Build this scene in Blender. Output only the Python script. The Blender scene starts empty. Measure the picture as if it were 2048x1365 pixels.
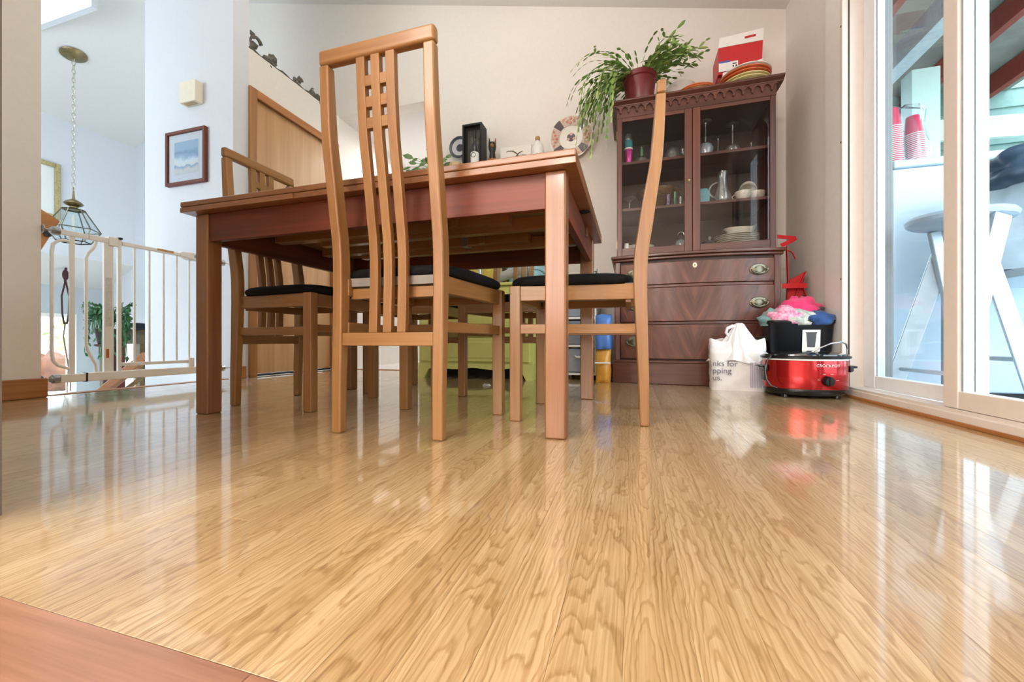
import bpy, math, random
from mathutils import Vector, Matrix
R = math.radians
SC = bpy.context.scene
COL = SC.collection
random.seed(7)

# ------------------------------------------------------------------ camera, sky, lights, exposure
YAW = R(16.7)
cam = bpy.data.cameras.new('camera'); cam.sensor_width = 36; cam.lens = 803 / 2048 * 36
cam.clip_start = .02; cam.clip_end = 200
camo = bpy.data.objects.new('camera', cam); COL.objects.link(camo)
camo.location = (0, 0, .256); camo.rotation_euler = (R(90), 0, YAW)
cam.dof.use_dof = False
SC.camera = camo
SC.view_settings.view_transform = 'Standard'; SC.view_settings.look = 'None'
SC.view_settings.gamma = 1; SC.view_settings.use_curve_mapping = False
SC.view_settings.exposure = 0.33
cy = SC.cycles
cy.max_bounces = 10; cy.diffuse_bounces = 5; cy.glossy_bounces = 5; cy.transparent_max_bounces = 24; cy.transmission_bounces = 8
cy.caustics_reflective = False; cy.caustics_refractive = False; cy.sample_clamp_indirect = 6
W = bpy.data.worlds.new('overcast_sky'); SC.world = W; W.use_nodes = True
bgn = W.node_tree.nodes['Background']; bgn.inputs[0].default_value = (.80, .92, 1.0, 1); bgn.inputs[1].default_value = 5.6


def light(name, kind, loc, power, color, rot=(0, 0, 0), size=1, size_y=None, radius=.1, portal=False):
    d = bpy.data.lights.new(name, kind); d.energy = power; d.color = color
    if kind == 'AREA':
        d.shape = 'RECTANGLE'; d.size = size; d.size_y = size_y or size
        d.cycles.is_portal = portal
    else:
        d.shadow_soft_size = radius
    o = bpy.data.objects.new(name, d); COL.objects.link(o); o.location = loc; o.rotation_euler = rot
    return o


WARM = (1.0, .91, .82)
light('kitchen_lamp_light', 'POINT', (-.62, -2.0, 1.95), 50, WARM, radius=.07)
light('kitchen_ceiling_fill', 'AREA', (-1.7, -1.6, 2.36), 90, (1, .95, .89), size=1.3, size_y=1.6)  # soft ceiling fill added behind the camera, no fixture
light('kitchen_rear_fill', 'AREA', (-1.1, -3.5, 1.3), 66, (1, .98, .96), rot=(R(90), 0, 0), size=2.3, size_y=1.5)  # frontal fill added at the rear kitchen wall, which has no window
light('dining_fill_uplight', 'POINT', (-.95, 1.3, 2.40), 35, (1, .975, .94), radius=.09)  # added fill, bounced off the vault to brighten the walls
light('hall_fill_light', 'AREA', (-2.1, 3.9, 2.22), 16, (1, .98, .95), size=.5, size_y=.7)  # unseen fill added to brighten the hallway
# portals in the openings towards the sky
light('slider_portal', 'AREA', (1.16, 1.5, 1.05), 1, (1, 1, 1), rot=(0, R(90), 0), size=2.0, size_y=1.55, portal=True)
light('skylight_portal', 'AREA', (-5.1, 1.8, 3.75), 1, (1, 1, 1), size=1.1, size_y=1.1, portal=True)
light('foyer_opening_portal', 'AREA', (-4.7, -.66, 1.3), 1, (1, 1, 1), rot=(R(90), 0, 0), size=2.0, size_y=2.2, portal=True)

# ------------------------------------------------------------------ helpers


def lin(h):
    h = h.lstrip('#')
    return tuple((lambda c: c / 12.92 if c <= .04045 else ((c + .055) / 1.055) ** 2.4)(int(h[i:i + 2], 16) / 255) for i in (0, 2, 4)) + (1,)


def newmat(name):
    m = bpy.data.materials.new(name); m.use_nodes = True
    nt = m.node_tree; return m, nt, nt.nodes['Principled BSDF'], nt.nodes.new, nt.links.new


def mat(name, hexc, rough=.5, metal=0, vary=.08, scale=30, bump=0, coat=0, spec=.5, trans=0, emit=0, sheen=0, hex2=None):
    m, nt, b, N, L = newmat(name)
    tc = N('ShaderNodeTexCoord'); no = N('ShaderNodeTexNoise'); no.inputs['Scale'].default_value = scale; no.inputs['Detail'].default_value = 4
    L(tc.outputs['Object'], no.inputs['Vector'])
    cr = N('ShaderNodeValToRGB'); c = lin(hexc)
    c2 = lin(hex2) if hex2 else tuple(v * (1 - vary) for v in c[:3]) + (1,)
    c1 = c if hex2 else tuple(min(1, v * (1 + vary)) for v in c[:3]) + (1,)
    cr.color_ramp.elements[0].position = .3; cr.color_ramp.elements[1].position = .7
    cr.color_ramp.elements[0].color = c2; cr.color_ramp.elements[1].color = c1
    L(no.outputs['Fac'], cr.inputs['Fac']); L(cr.outputs['Color'], b.inputs['Base Color'])
    b.inputs['Roughness'].default_value = rough; b.inputs['Metallic'].default_value = metal
    b.inputs['Coat Weight'].default_value = coat; b.inputs['Coat Roughness'].default_value = .08
    b.inputs['Specular IOR Level'].default_value = spec; b.inputs['Transmission Weight'].default_value = trans
    b.inputs['Sheen Weight'].default_value = sheen
    if emit:
        L(cr.outputs['Color'], b.inputs['Emission Color']); b.inputs['Emission Strength'].default_value = emit
    if bump:
        bp = N('ShaderNodeBump'); bp.inputs['Strength'].default_value = bump; bp.inputs['Distance'].default_value = .004
        L(no.outputs['Fac'], bp.inputs['Height']); L(bp.outputs['Normal'], b.inputs['Normal'])
    return m


def wood(name, hex1, hex2, axis='z', rough=.35, coat=.2, fine=60, long=2.2, ring=0):
    m, nt, b, N, L = newmat(name)
    tc = N('ShaderNodeTexCoord'); oi = N('ShaderNodeObjectInfo'); mp = N('ShaderNodeMapping'); ad = N('ShaderNodeVectorMath'); ad.operation = 'ADD'
    ml = N('ShaderNodeVectorMath'); ml.operation = 'SCALE'; ml.inputs['Scale'].default_value = 7.3
    cb = N('ShaderNodeCombineXYZ')
    for k in range(3): L(oi.outputs['Random'], cb.inputs[k])
    L(cb.outputs[0], ml.inputs[0]); L(tc.outputs['Object'], ad.inputs[0]); L(ml.outputs[0], ad.inputs[1]); L(ad.outputs[0], mp.inputs['Vector'])
    s = [fine, fine, fine]; s['xyz'.index(axis)] = long
    mp.inputs['Scale'].default_value = s
    n1 = N('ShaderNodeTexNoise'); n1.inputs['Scale'].default_value = 1; n1.inputs['Detail'].default_value = 5; n1.inputs['Roughness'].default_value = .6
    L(mp.outputs[0], n1.inputs['Vector'])
    mp2 = N('ShaderNodeMapping'); s2 = [9, 9, 9]; s2['xyz'.index(axis)] = 1.1; mp2.inputs['Scale'].default_value = s2
    L(ad.outputs[0], mp2.inputs['Vector'])
    n2 = N('ShaderNodeTexNoise'); n2.inputs['Scale'].default_value = 1; n2.inputs['Detail'].default_value = 2; n2.inputs['Distortion'].default_value = .4
    L(mp2.outputs[0], n2.inputs['Vector'])
    mx = N('ShaderNodeMath'); mx.operation = 'MULTIPLY_ADD'; mx.inputs[1].default_value = .55
    hf = N('ShaderNodeMath'); hf.operation = 'MULTIPLY'; hf.inputs[1].default_value = .45
    L(n2.outputs['Fac'], hf.inputs[0]); L(n1.outputs['Fac'], mx.inputs[0]); L(hf.outputs[0], mx.inputs[2])
    cr = N('ShaderNodeValToRGB'); cr.color_ramp.elements[0].position = .36; cr.color_ramp.elements[1].position = .64
    cr.color_ramp.elements[0].color = lin(hex2); cr.color_ramp.elements[1].color = lin(hex1)
    L(mx.outputs[0], cr.inputs['Fac']); L(cr.outputs['Color'], b.inputs['Base Color'])
    b.inputs['Roughness'].default_value = rough; b.inputs['Coat Weight'].default_value = coat; b.inputs['Coat Roughness'].default_value = .15
    bp = N('ShaderNodeBump'); bp.inputs['Strength'].default_value = .08; bp.inputs['Distance'].default_value = .002
    L(n1.outputs['Fac'], bp.inputs['Height']); L(bp.outputs['Normal'], b.inputs['Normal'])
    return m


def glass(name, tint=(1, 1, 1), refl=1.0, rough=.01, ior=1.5, body=0.0, bodycol=(1, 1, 1)):
    """clear sheet or vessel glass: see-through plus Fresnel reflection; body adds a share of milky diffuse"""
    m, nt, b, N, L = newmat(name)
    out = nt.nodes['Material Output']; nt.nodes.remove(b)
    tr = N('ShaderNodeBsdfTransparent'); tr.inputs[0].default_value = tuple(tint) + (1,)
    gl = N('ShaderNodeBsdfGlossy'); gl.inputs['Roughness'].default_value = rough
    lw_ = N('ShaderNodeLayerWeight'); lw_.inputs['Blend'].default_value = .5
    pw = N('ShaderNodeMath'); pw.operation = 'POWER'; pw.inputs[1].default_value = 5; L(lw_.outputs['Facing'], pw.inputs[0])
    f0 = ((ior - 1) / (ior + 1)) ** 2
    ma = N('ShaderNodeMath'); ma.operation = 'MULTIPLY_ADD'; ma.inputs[1].default_value = 1 - f0; ma.inputs[2].default_value = f0; L(pw.outputs[0], ma.inputs[0])
    sc = N('ShaderNodeMath'); sc.operation = 'MULTIPLY'; sc.inputs[1].default_value = refl; sc.use_clamp = True
    L(ma.outputs[0], sc.inputs[0])
    mx = N('ShaderNodeMixShader'); L(sc.outputs[0], mx.inputs[0])
    if body:
        df = N('ShaderNodeBsdfDiffuse'); df.inputs[0].default_value = tuple(bodycol) + (1,)
        m0 = N('ShaderNodeMixShader'); m0.inputs[0].default_value = body
        L(tr.outputs[0], m0.inputs[1]); L(df.outputs[0], m0.inputs[2]); L(m0.outputs[0], mx.inputs[1])
    else:
        L(tr.outputs[0], mx.inputs[1])
    L(gl.outputs[0], mx.inputs[2]); L(mx.outputs[0], out.inputs[0])
    return m


class MB:
    def __init__(s): s.v = []; s.f = []; s.mi = []; s.m = 0

    def add(s, vs, fs):
        o = len(s.v); s.v += [tuple(v) for v in vs]
        s.f += [tuple(i + o for i in f) for f in fs]; s.mi += [s.m] * len(fs); return s

    def box(s, x0, x1, y0, y1, z0, z1):
        return s.add([(x0, y0, z0), (x1, y0, z0), (x1, y1, z0), (x0, y1, z0), (x0, y0, z1), (x1, y0, z1), (x1, y1, z1), (x0, y1, z1)],
                     [(3, 2, 1, 0), (4, 5, 6, 7), (0, 1, 5, 4), (1, 2, 6, 5), (2, 3, 7, 6), (3, 0, 4, 7)])

    def beam(s, p, q, w, h, up=(0, 0, 1)):
        p, q = Vector(p), Vector(q); d = (q - p).normalized(); u = Vector(up)
        sd = d.cross(u)
        if sd.length < 1e-4: sd = d.cross(Vector((0, 1, 0)))
        sd.normalize(); u = sd.cross(d)
        c = [p + sd * a * w / 2 + u * b_ * h / 2 for a, b_ in ((-1, -1), (1, -1), (1, 1), (-1, 1))]
        c += [q + sd * a * w / 2 + u * b_ * h / 2 for a, b_ in ((-1, -1), (1, -1), (1, 1), (-1, 1))]
        return s.add(c, [(0, 1, 2, 3), (7, 6, 5, 4), (1, 0, 4, 5), (2, 1, 5, 6), (3, 2, 6, 7), (0, 3, 7, 4)])

    def loft(s, rings, cap0=True, cap1=True, closed=True):
        n = len(rings[0]); o = []
        fs = []
        for r in rings: o += list(r)
        for i in range(len(rings) - 1):
            for j in range(n if closed else n - 1):
                k = (j + 1) % n
                fs.append((i * n + j, i * n + k, (i + 1) * n + k, (i + 1) * n + j))
        if cap0: fs.append(tuple(range(n - 1, -1, -1)))
        if cap1: fs.append(tuple((len(rings) - 1) * n + j for j in range(n)))
        return s.add(o, fs)

    def lathe(s, prof, n=24, c=(0, 0, 0), sx=1, sy=1, fn=None, cap0=True, cap1=True):
        rings = []
        for r, z in prof:
            rings.append([(c[0] + sx * (fn(a, r, z) if fn else r) * math.cos(a), c[1] + sy * (fn(a, r, z) if fn else r) * math.sin(a), c[2] + z)
                          for a in (2 * math.pi * k / n for k in range(n))])
        return s.loft(rings, cap0, cap1)

    def tube(s, pts, r, n=8, closed=False):
        pts = [Vector(p) for p in pts]; rings = []; N = len(pts); prev = None
        for i, p in enumerate(pts):
            if closed: t = pts[(i + 1) % N] - pts[i - 1]
            else: t = pts[min(i + 1, N - 1)] - pts[max(i - 1, 0)]
            t.normalize()
            if prev is None:
                a = t.orthogonal().normalized()
            else:
                a = prev - t * prev.dot(t)
                a = a.normalized() if a.length > 1e-6 else t.orthogonal().normalized()
            prev = a; b_ = t.cross(a); rr = r[i] if isinstance(r, (list, tuple)) else r
            rings.append([p + (a * math.cos(2 * math.pi * k / n) + b_ * math.sin(2 * math.pi * k / n)) * rr for k in range(n)])
        if closed: rings.append(rings[0]); return s.loft(rings, False, False)
        return s.loft(rings)

    def prism(s, poly, d0, d1, plane='xz'):
        f = {'xz': lambda a, b_, d: (a, d, b_), 'xy': lambda a, b_, d: (a, b_, d), 'yz': lambda a, b_, d: (d, a, b_)}[plane]
        return s.loft([[f(a, b_, d0) for a, b_ in poly], [f(a, b_, d1) for a, b_ in poly]])

    def ball(s, c, r, n=12, m=8):
        if not isinstance(r, (tuple, list)): r = (r, r, r)
        rings = []
        for i in range(m + 1):
            t = math.pi * (i / m) * .98 + .01 * math.pi
            rings.append([(c[0] + r[0] * math.sin(t) * math.cos(2 * math.pi * k / n), c[1] + r[1] * math.sin(t) * math.sin(2 * math.pi * k / n), c[2] - r[2] * math.cos(t)) for k in range(n)])
        return s.loft(rings)

    def build(s, name, mats, parent=None, loc=None, rot=None, bevel=0, smooth=True, sharp=35, segs=2):
        me = bpy.data.meshes.new(name); me.from_pydata(s.v, [], s.f)
        for m in (mats if isinstance(mats, (list, tuple)) else [mats]): me.materials.append(m)
        if len(set(s.mi)) > 1: me.polygons.foreach_set('material_index', s.mi)
        import bmesh
        bm = bmesh.new(); bm.from_mesh(me); bmesh.ops.recalc_face_normals(bm, faces=bm.faces); bm.to_mesh(me); bm.free()
        if smooth:
            me.polygons.foreach_set('use_smooth', [True] * len(me.polygons)); me.set_sharp_from_angle(angle=R(sharp))
        o = bpy.data.objects.new(name, me); COL.objects.link(o)
        if parent: o.parent = parent
        if loc: o.location = loc
        if rot: o.rotation_euler = rot
        if bevel:
            md = o.modifiers.new('bevel', 'BEVEL'); md.width = bevel; md.segments = segs; md.limit_method = 'ANGLE'; md.angle_limit = R(40)
            md.harden_normals = True
        return o


def tag(o, label=None, cat=None, group=None, kind=None):
    if label: o['label'] = label
    if cat: o['category'] = cat
    if group: o['group'] = group
    if kind: o['kind'] = kind
    return o


def empty(name, loc=(0, 0, 0), rz=0, label=None, cat=None, group=None):
    o = bpy.data.objects.new(name, None); COL.objects.link(o); o.location = loc; o.rotation_euler = (0, 0, rz); o.empty_display_size = .05
    return tag(o, label, cat, group)


def copy_tree(o, parent=None):
    c = o.copy(); COL.objects.link(c)
    if parent: c.parent = parent
    for ch in list(o.children): copy_tree(ch, c)
    return c


def struct(o, label=None): return tag(o, label, None, None, 'structure')


def sbox(name, m, *b, bevel=0, label=None, parent=None):
    o = MB().box(*b).build(name, m, parent, bevel=bevel, smooth=bool(bevel))
    return o if parent else struct(o, label)


CA, SA = math.cos(YAW), math.sin(YAW)


def onY(px, py, Y):
    q = (px - 1024) / 803; z = Y / (CA + SA * q); return Vector((z * (CA * q - SA), Y, .256 + (682 - py) * z / 803))


def onX(px, py, X):
    q = (px - 1024) / 803; z = X / (CA * q - SA); return Vector((X, z * (CA + SA * q), .256 + (682 - py) * z / 803))


def lettering(name, text, size, mt, parent, loc, rot, align='LEFT', ext=.0003, spacing=1.0):
    c = bpy.data.curves.new(name, 'FONT'); c.body = text; c.size = size; c.extrude = ext; c.align_x = align; c.space_line = spacing
    c.materials.append(mt)
    t = bpy.data.objects.new(name + '_curve', c); COL.objects.link(t); bpy.context.view_layer.update()
    me = bpy.data.meshes.new_from_object(t.evaluated_get(bpy.context.evaluated_depsgraph_get())); me.materials.clear(); me.materials.append(mt)
    bpy.data.objects.remove(t); bpy.data.curves.remove(c)
    o = bpy.data.objects.new(name, me); COL.objects.link(o); o.parent = parent; o.location = loc; o.rotation_euler = rot
    return o


# ------------------------------------------------------------------ materials
M = {}
M['wall'] = mat('wall_paint', '#E9E3DB', .75, vary=.015, scale=45, bump=.12)
M['white_wall'] = mat('white_wall_paint', '#DADDE3', .75, vary=.012, scale=45, bump=.1)
M['ceiling'] = mat('ceiling_paint', '#E2E0DD', .85, vary=.012, scale=40, bump=.1)
M['white_trim'] = mat('white_trim', '#F4F1EC', .4, vary=.02)
M['vinyl'] = mat('door_vinyl', '#E4DBD2', .35, vary=.02)
M['vinyl_white'] = mat('door_vinyl_white', '#F2F4F6', .35, vary=.02)
M['alu'] = mat('aluminium', '#9FAAB4', .3, metal=.85, vary=.05)
M['gasket'] = mat('dark_gasket', '#2A2624', .7)
M['oak_trim_y'] = wood('oak_trim_along_room', '#B97C45', '#99602F', 'y')
M['oak_trim_x'] = wood('oak_trim_across_room', '#B07444', '#8E5830', 'x')
M['oak_trim_z'] = wood('oak_trim_upright', '#B07A45', '#8F5D31', 'z')
M['door_veneer'] = wood('door_veneer', '#C9A172', '#B68A5B', 'z', rough=.45, coat=.1, fine=34, long=.8)
for ax in 'xyz':
    M['chair_' + ax] = wood('chair_beech_' + ax, '#A27847', '#8A6036', ax, rough=.38, coat=.25, fine=90, long=3)
    M['cherry_' + ax] = wood('table_cherry_' + ax, '#98683F', '#7A4C2C', ax, rough=.32, coat=.3, fine=70, long=2.5)
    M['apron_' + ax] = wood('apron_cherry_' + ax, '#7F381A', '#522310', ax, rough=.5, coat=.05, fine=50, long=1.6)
    M['mahog_' + ax] = wood('mahogany_' + ax, '#6A3A2A', '#46231A', ax, rough=.38, coat=.25, fine=40, long=1.6)
M['mahog_dark'] = mat('cabinet_inside', '#4A3A32', .6, vary=.1)
M['under'] = wood('table_underside', '#C2A27A', '#A08258', 'x', rough=.3, coat=.4)
M['black_fabric'] = mat('black_seat_fabric', '#0B0C10', .85, vary=.3, scale=220, bump=.3, sheen=0, spec=.25)
M['webbing'] = mat('seat_lining', '#8E8A84', .9, vary=.1)
M['dark_metal'] = mat('dark_metal', '#3A3632', .4, metal=.8)
M['steel'] = mat('steel', '#B8BABC', .28, metal=1, vary=.04)
M['brass'] = mat('antique_brass', '#8E7F5C', .35, metal=1, vary=.2)
M['pewter'] = mat('aged_pewter_brass', '#7A7462', .35, metal=.9, vary=.2)
M['chain'] = mat('chain_metal', '#C9C4B4', .3, metal=.9)
M['gate'] = mat('gate_paint', '#F6F3EE', .35, vary=.02)
M['black'] = mat('black_plastic', '#0E0F11', .25, vary=.2)
M['black_matte'] = mat('black_matte', '#121316', .6, vary=.2)
M['white_china'] = mat('white_china', '#E7E2D6', .15, vary=.02, coat=.5)
M['white_plastic'] = mat('white_plastic', '#EEEEEC', .35, vary=.02)
M['print'] = mat('print_dark', '#3C3A46', .6)
M['paper'] = mat('paper_white', '#EDEBE8', .7, vary=.02)
M['pane'] = glass('door_glass', (.95, .985, .99), refl=.9, ior=1.45)
M['pane_in'] = glass('cabinet_glass', (.90, .89, .88), refl=.6, ior=1.45)
M['crystal'] = glass('crystal', (.90, .93, .93), refl=3.0, rough=.03, ior=1.6, body=.06, bodycol=(.8, .85, .85))
M['lantern_glass'] = glass('lantern_glass', (.86, .93, .95), refl=1.2)
M['film'] = glass('plastic_film', (.96, .98, 1.0), refl=1.2, rough=.12, ior=1.45, body=.05, bodycol=(.9, .95, 1))


def oak_floor():
    m, nt, b, N, L = newmat('oak_strip_floor')
    tc = N('ShaderNodeTexCoord'); oi = N('ShaderNodeObjectInfo')
    cb = N('ShaderNodeCombineXYZ'); L(oi.outputs['Random'], cb.inputs[0]); L(oi.outputs['Random'], cb.inputs[1]); L(oi.outputs['Random'], cb.inputs[2])
    sc = N('ShaderNodeVectorMath'); sc.operation = 'SCALE'; sc.inputs['Scale'].default_value = 31.7; L(cb.outputs[0], sc.inputs[0])
    ad = N('ShaderNodeVectorMath'); L(tc.outputs['Object'], ad.inputs[0]); L(sc.outputs[0], ad.inputs[1])
    # cathedral figure: contour lines of a long stretched noise
    mp = N('ShaderNodeMapping'); mp.inputs['Scale'].default_value = (11, 1.25, 11); L(ad.outputs[0], mp.inputs['Vector'])
    n1 = N('ShaderNodeTexNoise'); n1.inputs['Scale'].default_value = 1; n1.inputs['Detail'].default_value = 1.5; n1.inputs['Roughness'].default_value = .4; n1.inputs['Distortion'].default_value = .25
    L(mp.outputs[0], n1.inputs['Vector'])
    mpw = N('ShaderNodeMapping'); mpw.inputs['Scale'].default_value = (70, 22, 70); L(ad.outputs[0], mpw.inputs['Vector'])
    nw = N('ShaderNodeTexNoise'); nw.inputs['Scale'].default_value = 1; nw.inputs['Detail'].default_value = 2; L(mpw.outputs[0], nw.inputs['Vector'])
    wob = N('ShaderNodeMath'); wob.operation = 'MULTIPLY_ADD'; wob.inputs[1].default_value = .06; L(nw.outputs['Fac'], wob.inputs[0]); L(n1.outputs['Fac'], wob.inputs[2])
    mu = N('ShaderNodeMath'); mu.operation = 'MULTIPLY'; mu.inputs[1].default_value = 34; L(wob.outputs[0], mu.inputs[0])
    fr = N('ShaderNodeMath'); fr.operation = 'FRACT'; L(mu.outputs[0], fr.inputs[0])
    ring = N('ShaderNodeValToRGB'); e = ring.color_ramp.elements
    e[0].position = 0; e[0].color = (1, 1, 1, 1); e[1].position = 1; e[1].color = (.75, .75, .75, 1)
    k = e.new(.62); k.color = (.8, .8, .8, 1)
    k = e.new(.86); k.color = (0, 0, 0, 1)
    L(fr.outputs[0], ring.inputs['Fac'])
    # pores: fine long streaks
    mp2 = N('ShaderNodeMapping'); mp2.inputs['Scale'].default_value = (420, 9, 420); L(ad.outputs[0], mp2.inputs['Vector'])
    n2 = N('ShaderNodeTexNoise'); n2.inputs['Scale'].default_value = 1; n2.inputs['Detail'].default_value = 3; L(mp2.outputs[0], n2.inputs['Vector'])
    pr = N('ShaderNodeValToRGB'); pr.color_ramp.elements[0].position = .36; pr.color_ramp.elements[1].position = .6; L(n2.outputs['Fac'], pr.inputs['Fac'])
    mr = N('ShaderNodeMapRange'); L(oi.outputs['Random'], mr.inputs[0]); mr.inputs[3].default_value = -.10; mr.inputs[4].default_value = .10
    mp3 = N('ShaderNodeMapping'); mp3.inputs['Scale'].default_value = (18, .8, 18); L(ad.outputs[0], mp3.inputs['Vector'])
    n3 = N('ShaderNodeTexNoise'); n3.inputs['Scale'].default_value = 1; L(mp3.outputs[0], n3.inputs['Vector'])
    a1 = N('ShaderNodeMath'); a1.operation = 'MULTIPLY_ADD'; a1.inputs[1].default_value = .34; a1.inputs[2].default_value = .14; L(ring.outputs['Color'], a1.inputs[0])
    a2 = N('ShaderNodeMath'); a2.operation = 'MULTIPLY_ADD'; a2.inputs[1].default_value = .24; L(pr.outputs['Color'], a2.inputs[0]); L(a1.outputs[0], a2.inputs[2])
    a3 = N('ShaderNodeMath'); a3.operation = 'MULTIPLY_ADD'; a3.inputs[1].default_value = .34; L(n3.outputs['Fac'], a3.inputs[0]); L(a2.outputs[0], a3.inputs[2])
    a4 = N('ShaderNodeMath'); L(a3.outputs[0], a4.inputs[0]); L(mr.outputs[0], a4.inputs[1])
    cr = N('ShaderNodeValToRGB'); e = cr.color_ramp.elements
    e[0].position = .08; e[0].color = lin('#7A5B36'); e[1].position = .95; e[1].color = lin('#C6AE86')
    k = e.new(.5); k.color = lin('#A28459')
    k = e.new(.72); k.color = lin('#B4976C')
    L(a4.outputs[0], cr.inputs['Fac']); L(cr.outputs['Color'], b.inputs['Base Color'])
    b.inputs['Roughness'].default_value = .32; b.inputs['Coat IOR'].default_value = 1.62; b.inputs['Coat Weight'].default_value = 1.0; b.inputs['Coat Roughness'].default_value = .07
    bp = N('ShaderNodeBump'); bp.inputs['Strength'].default_value = .05; bp.inputs['Distance'].default_value = .001
    L(pr.outputs['Color'], bp.inputs['Height']); L(bp.outputs['Normal'], b.inputs['Normal'])
    return m


M['oak'] = oak_floor()
# ------------------------------------------------------------------ room shell
XR, XL, YB, XF, YF, XRI = .97, -2.57, 3.06, -6.6, 3.83, -3.78


def zc(x): return 2.45 + .25 * (XR - x) if x > XRI else 2.45 + .25 * (XR - XRI) - .25 * (XRI - x)


fl = struct(MB().box(-2.60, 1.02, .06, 3.12, -.08, -.018).build('floor', M['oak'], smooth=False), 'glossy honey oak strip floor of the dining room')
rng = random.Random(3)
x = .965
while x > -2.57:
    x0 = max(x - .0572, -2.60); y = .2385 - rng.uniform(0, .9)
    while y < 3.055:
        ln = rng.choice((.7, .9, 1.1, 1.3, 1.5, 1.7)); a, b_ = max(y, .2385), min(y + ln, 3.055); y += ln
        if b_ - a < .05: continue
        hx, hy, cxp, cyp = (x - x0) / 2 - .00008, (b_ - a) / 2 - .0001, (x + x0) / 2, (a + b_) / 2
        e = .0003
        rings = [[(-hx, -hy, -.018), (hx, -hy, -.018), (hx, hy, -.018), (-hx, hy, -.018)],
                 [(-hx, -hy, -e), (hx, -hy, -e), (hx, hy, -e), (-hx, hy, -e)],
                 [(-hx + e, -hy + e, 0), (hx - e, -hy + e, 0), (hx - e, hy - e, 0), (-hx + e, hy - e, 0)]]
        MB().loft(rings).build('floor_plank', M['oak'], fl, (cxp, cyp, 0), smooth=False)
    x = x0
    if x0 <= -2.6: break
# cross boards at the opening to the kitchen
tr = wood('oak_cross_boards', '#A5775A', '#7C533C', 'x', rough=.3, coat=.8, fine=120, long=4)
for i in range(4):
    y1 = .2375 - i * .0835
    MB().box(-2.6, -.28 if i == 0 else rng.uniform(-.5, .6), y1 - .083, y1, -.018, .001).build('floor_plank', tr, fl, bevel=.001)
    if i: MB().box(MB and .62, .97, y1 - .083, y1, -.018, .001).build('floor_plank', tr, fl, bevel=.001)
MB().box(-.2797, .97, .1545, .2375, -.018, .001).build('floor_plank', tr, fl, bevel=.001)
sbox('floor_kitchen', tr, -2.7, 1.0, -3.55, .0597, -.08, -.0005, label='oak floor of the kitchen behind the opening')

# walls
bw = MB(); bw.box(-1.66, 1.12, YB, YB + .12, -.1, 3.6); bw.box(-3.75, -1.66, YB, YB + .12, 2.3, 3.75)
struct(bw.build('wall_back', M['wall'], smooth=False), 'cream back wall behind the dresser and cabinet')
lw = MB(); T = XL - .12
lw.box(T, XL, .25, 1.131, -.1, 3.6); lw.box(T, XL, 2.16, 2.2, -.1, 2.31); lw.box(T, XL, 2.2, 3.0, 2.03, 2.31); lw.box(T, XL, 3.0, 5.3, -.1, 2.31)
lw.box(-3.42, T, 2.16, 3.06, 2.27, 2.31); lw.box(-3.54, -3.42, 2.16, 3.18, -.9, 2.31); lw.box(-3.54, T, 3.06, 3.18, -.9, 2.3)
struct(lw.build('wall_left', M['wall'], smooth=False), 'cream left wall with closet door and open ledge above')
struct(MB().box(-3.42, XL, 2.045, 2.16, -1.1, 3.75).build('wall_stair', M['white_wall'], smooth=False), 'narrow white wall with chime and framed beach print')
rw = MB(); rw.box(XR, XR + .15, 2.286, 3.2, -.1, 2.6); rw.box(XR, XR + .15, .76, 2.286, 2.05, 2.6); rw.box(XR, XR + .15, -3.6, .76, -.1, 2.6)
struct(rw.build('wall_right', M['wall'], smooth=False), 'cream right wall around the sliding glass door')
fw = MB(); fw.box(XL, -.900, .25, .35, -.1, 3.6); fw.box(-.900, XR, .25, .35, 2.1, 3.3)
struct(fw.build('wall_front', M['wall'], smooth=False), 'wall with wide opening between kitchen and dining room')
MB().box(-.9005, -.887, .225, .3495, 0, 2.1).build('casing', mat('opening_casing', '#6E6660', .5), bpy.data.objects['wall_front'])
kw = MB(); kw.box(-2.8, -2.69, -3.6, .25, -.1, 2.6); kw.box(-2.8, 1.12, -3.7, -3.6, -.1, 2.6)
struct(kw.build('wall_kitchen', M['wall'], smooth=False), 'kitchen walls behind the camera')
sbox('ceiling_kitchen', M['ceiling'], -2.8, .97, -3.6, .25, 2.42, 2.5, label='flat kitchen ceiling')


def slope(mb, xa, xb, y0, y1, t=.1):
    mb.add([(xa, y0, zc(xa)), (xb, y0, zc(xb)), (xb, y1, zc(xb)), (xa, y1, zc(xa)), (xa, y0, zc(xa) + t), (xb, y0, zc(xb) + t), (xb, y1, zc(xb) + t), (xa, y1, zc(xa) + t)],
           [(3, 2, 1, 0), (4, 5, 6, 7), (0, 1, 5, 4), (1, 2, 6, 5), (2, 3, 7, 6), (3, 0, 4, 7)])


cm = MB(); slope(cm, XRI, 1.14, .25, 3.95); slope(cm, XRI, -2.6, -.65, .25)
SKX0, SKX1, SKY0, SKY1 = -5.75, -4.55, 1.25, 2.32
slope(cm, XF - .1, SKX0, -.65, 3.95); slope(cm, SKX1, XRI, -.65, 3.95); slope(cm, SKX0, SKX1, -.65, SKY0); slope(cm, SKX0, SKX1, SKY1, 3.95)
struct(cm.build('ceiling', M['ceiling'], smooth=False), 'white vaulted ceiling over dining room and stair well')
sk = MB()
for b_ in ((SKX0 - .04, SKX0 + .004, SKY0 - .04, SKY1 + .04), (SKX1 - .004, SKX1 + .04, SKY0 - .04, SKY1 + .04), (SKX0, SKX1, SKY0 - .04, SKY0 + .004), (SKX0, SKX1, SKY1 - .004, SKY1 + .04)):
    sk.box(*b_, 3.1 if b_[1] < -5.7 else (3.45 if b_[0] > -5 else 3.2), 3.72)
struct(sk.build('window_1', M['white_wall'], smooth=False), 'skylight well in the stair ceiling')
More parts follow.
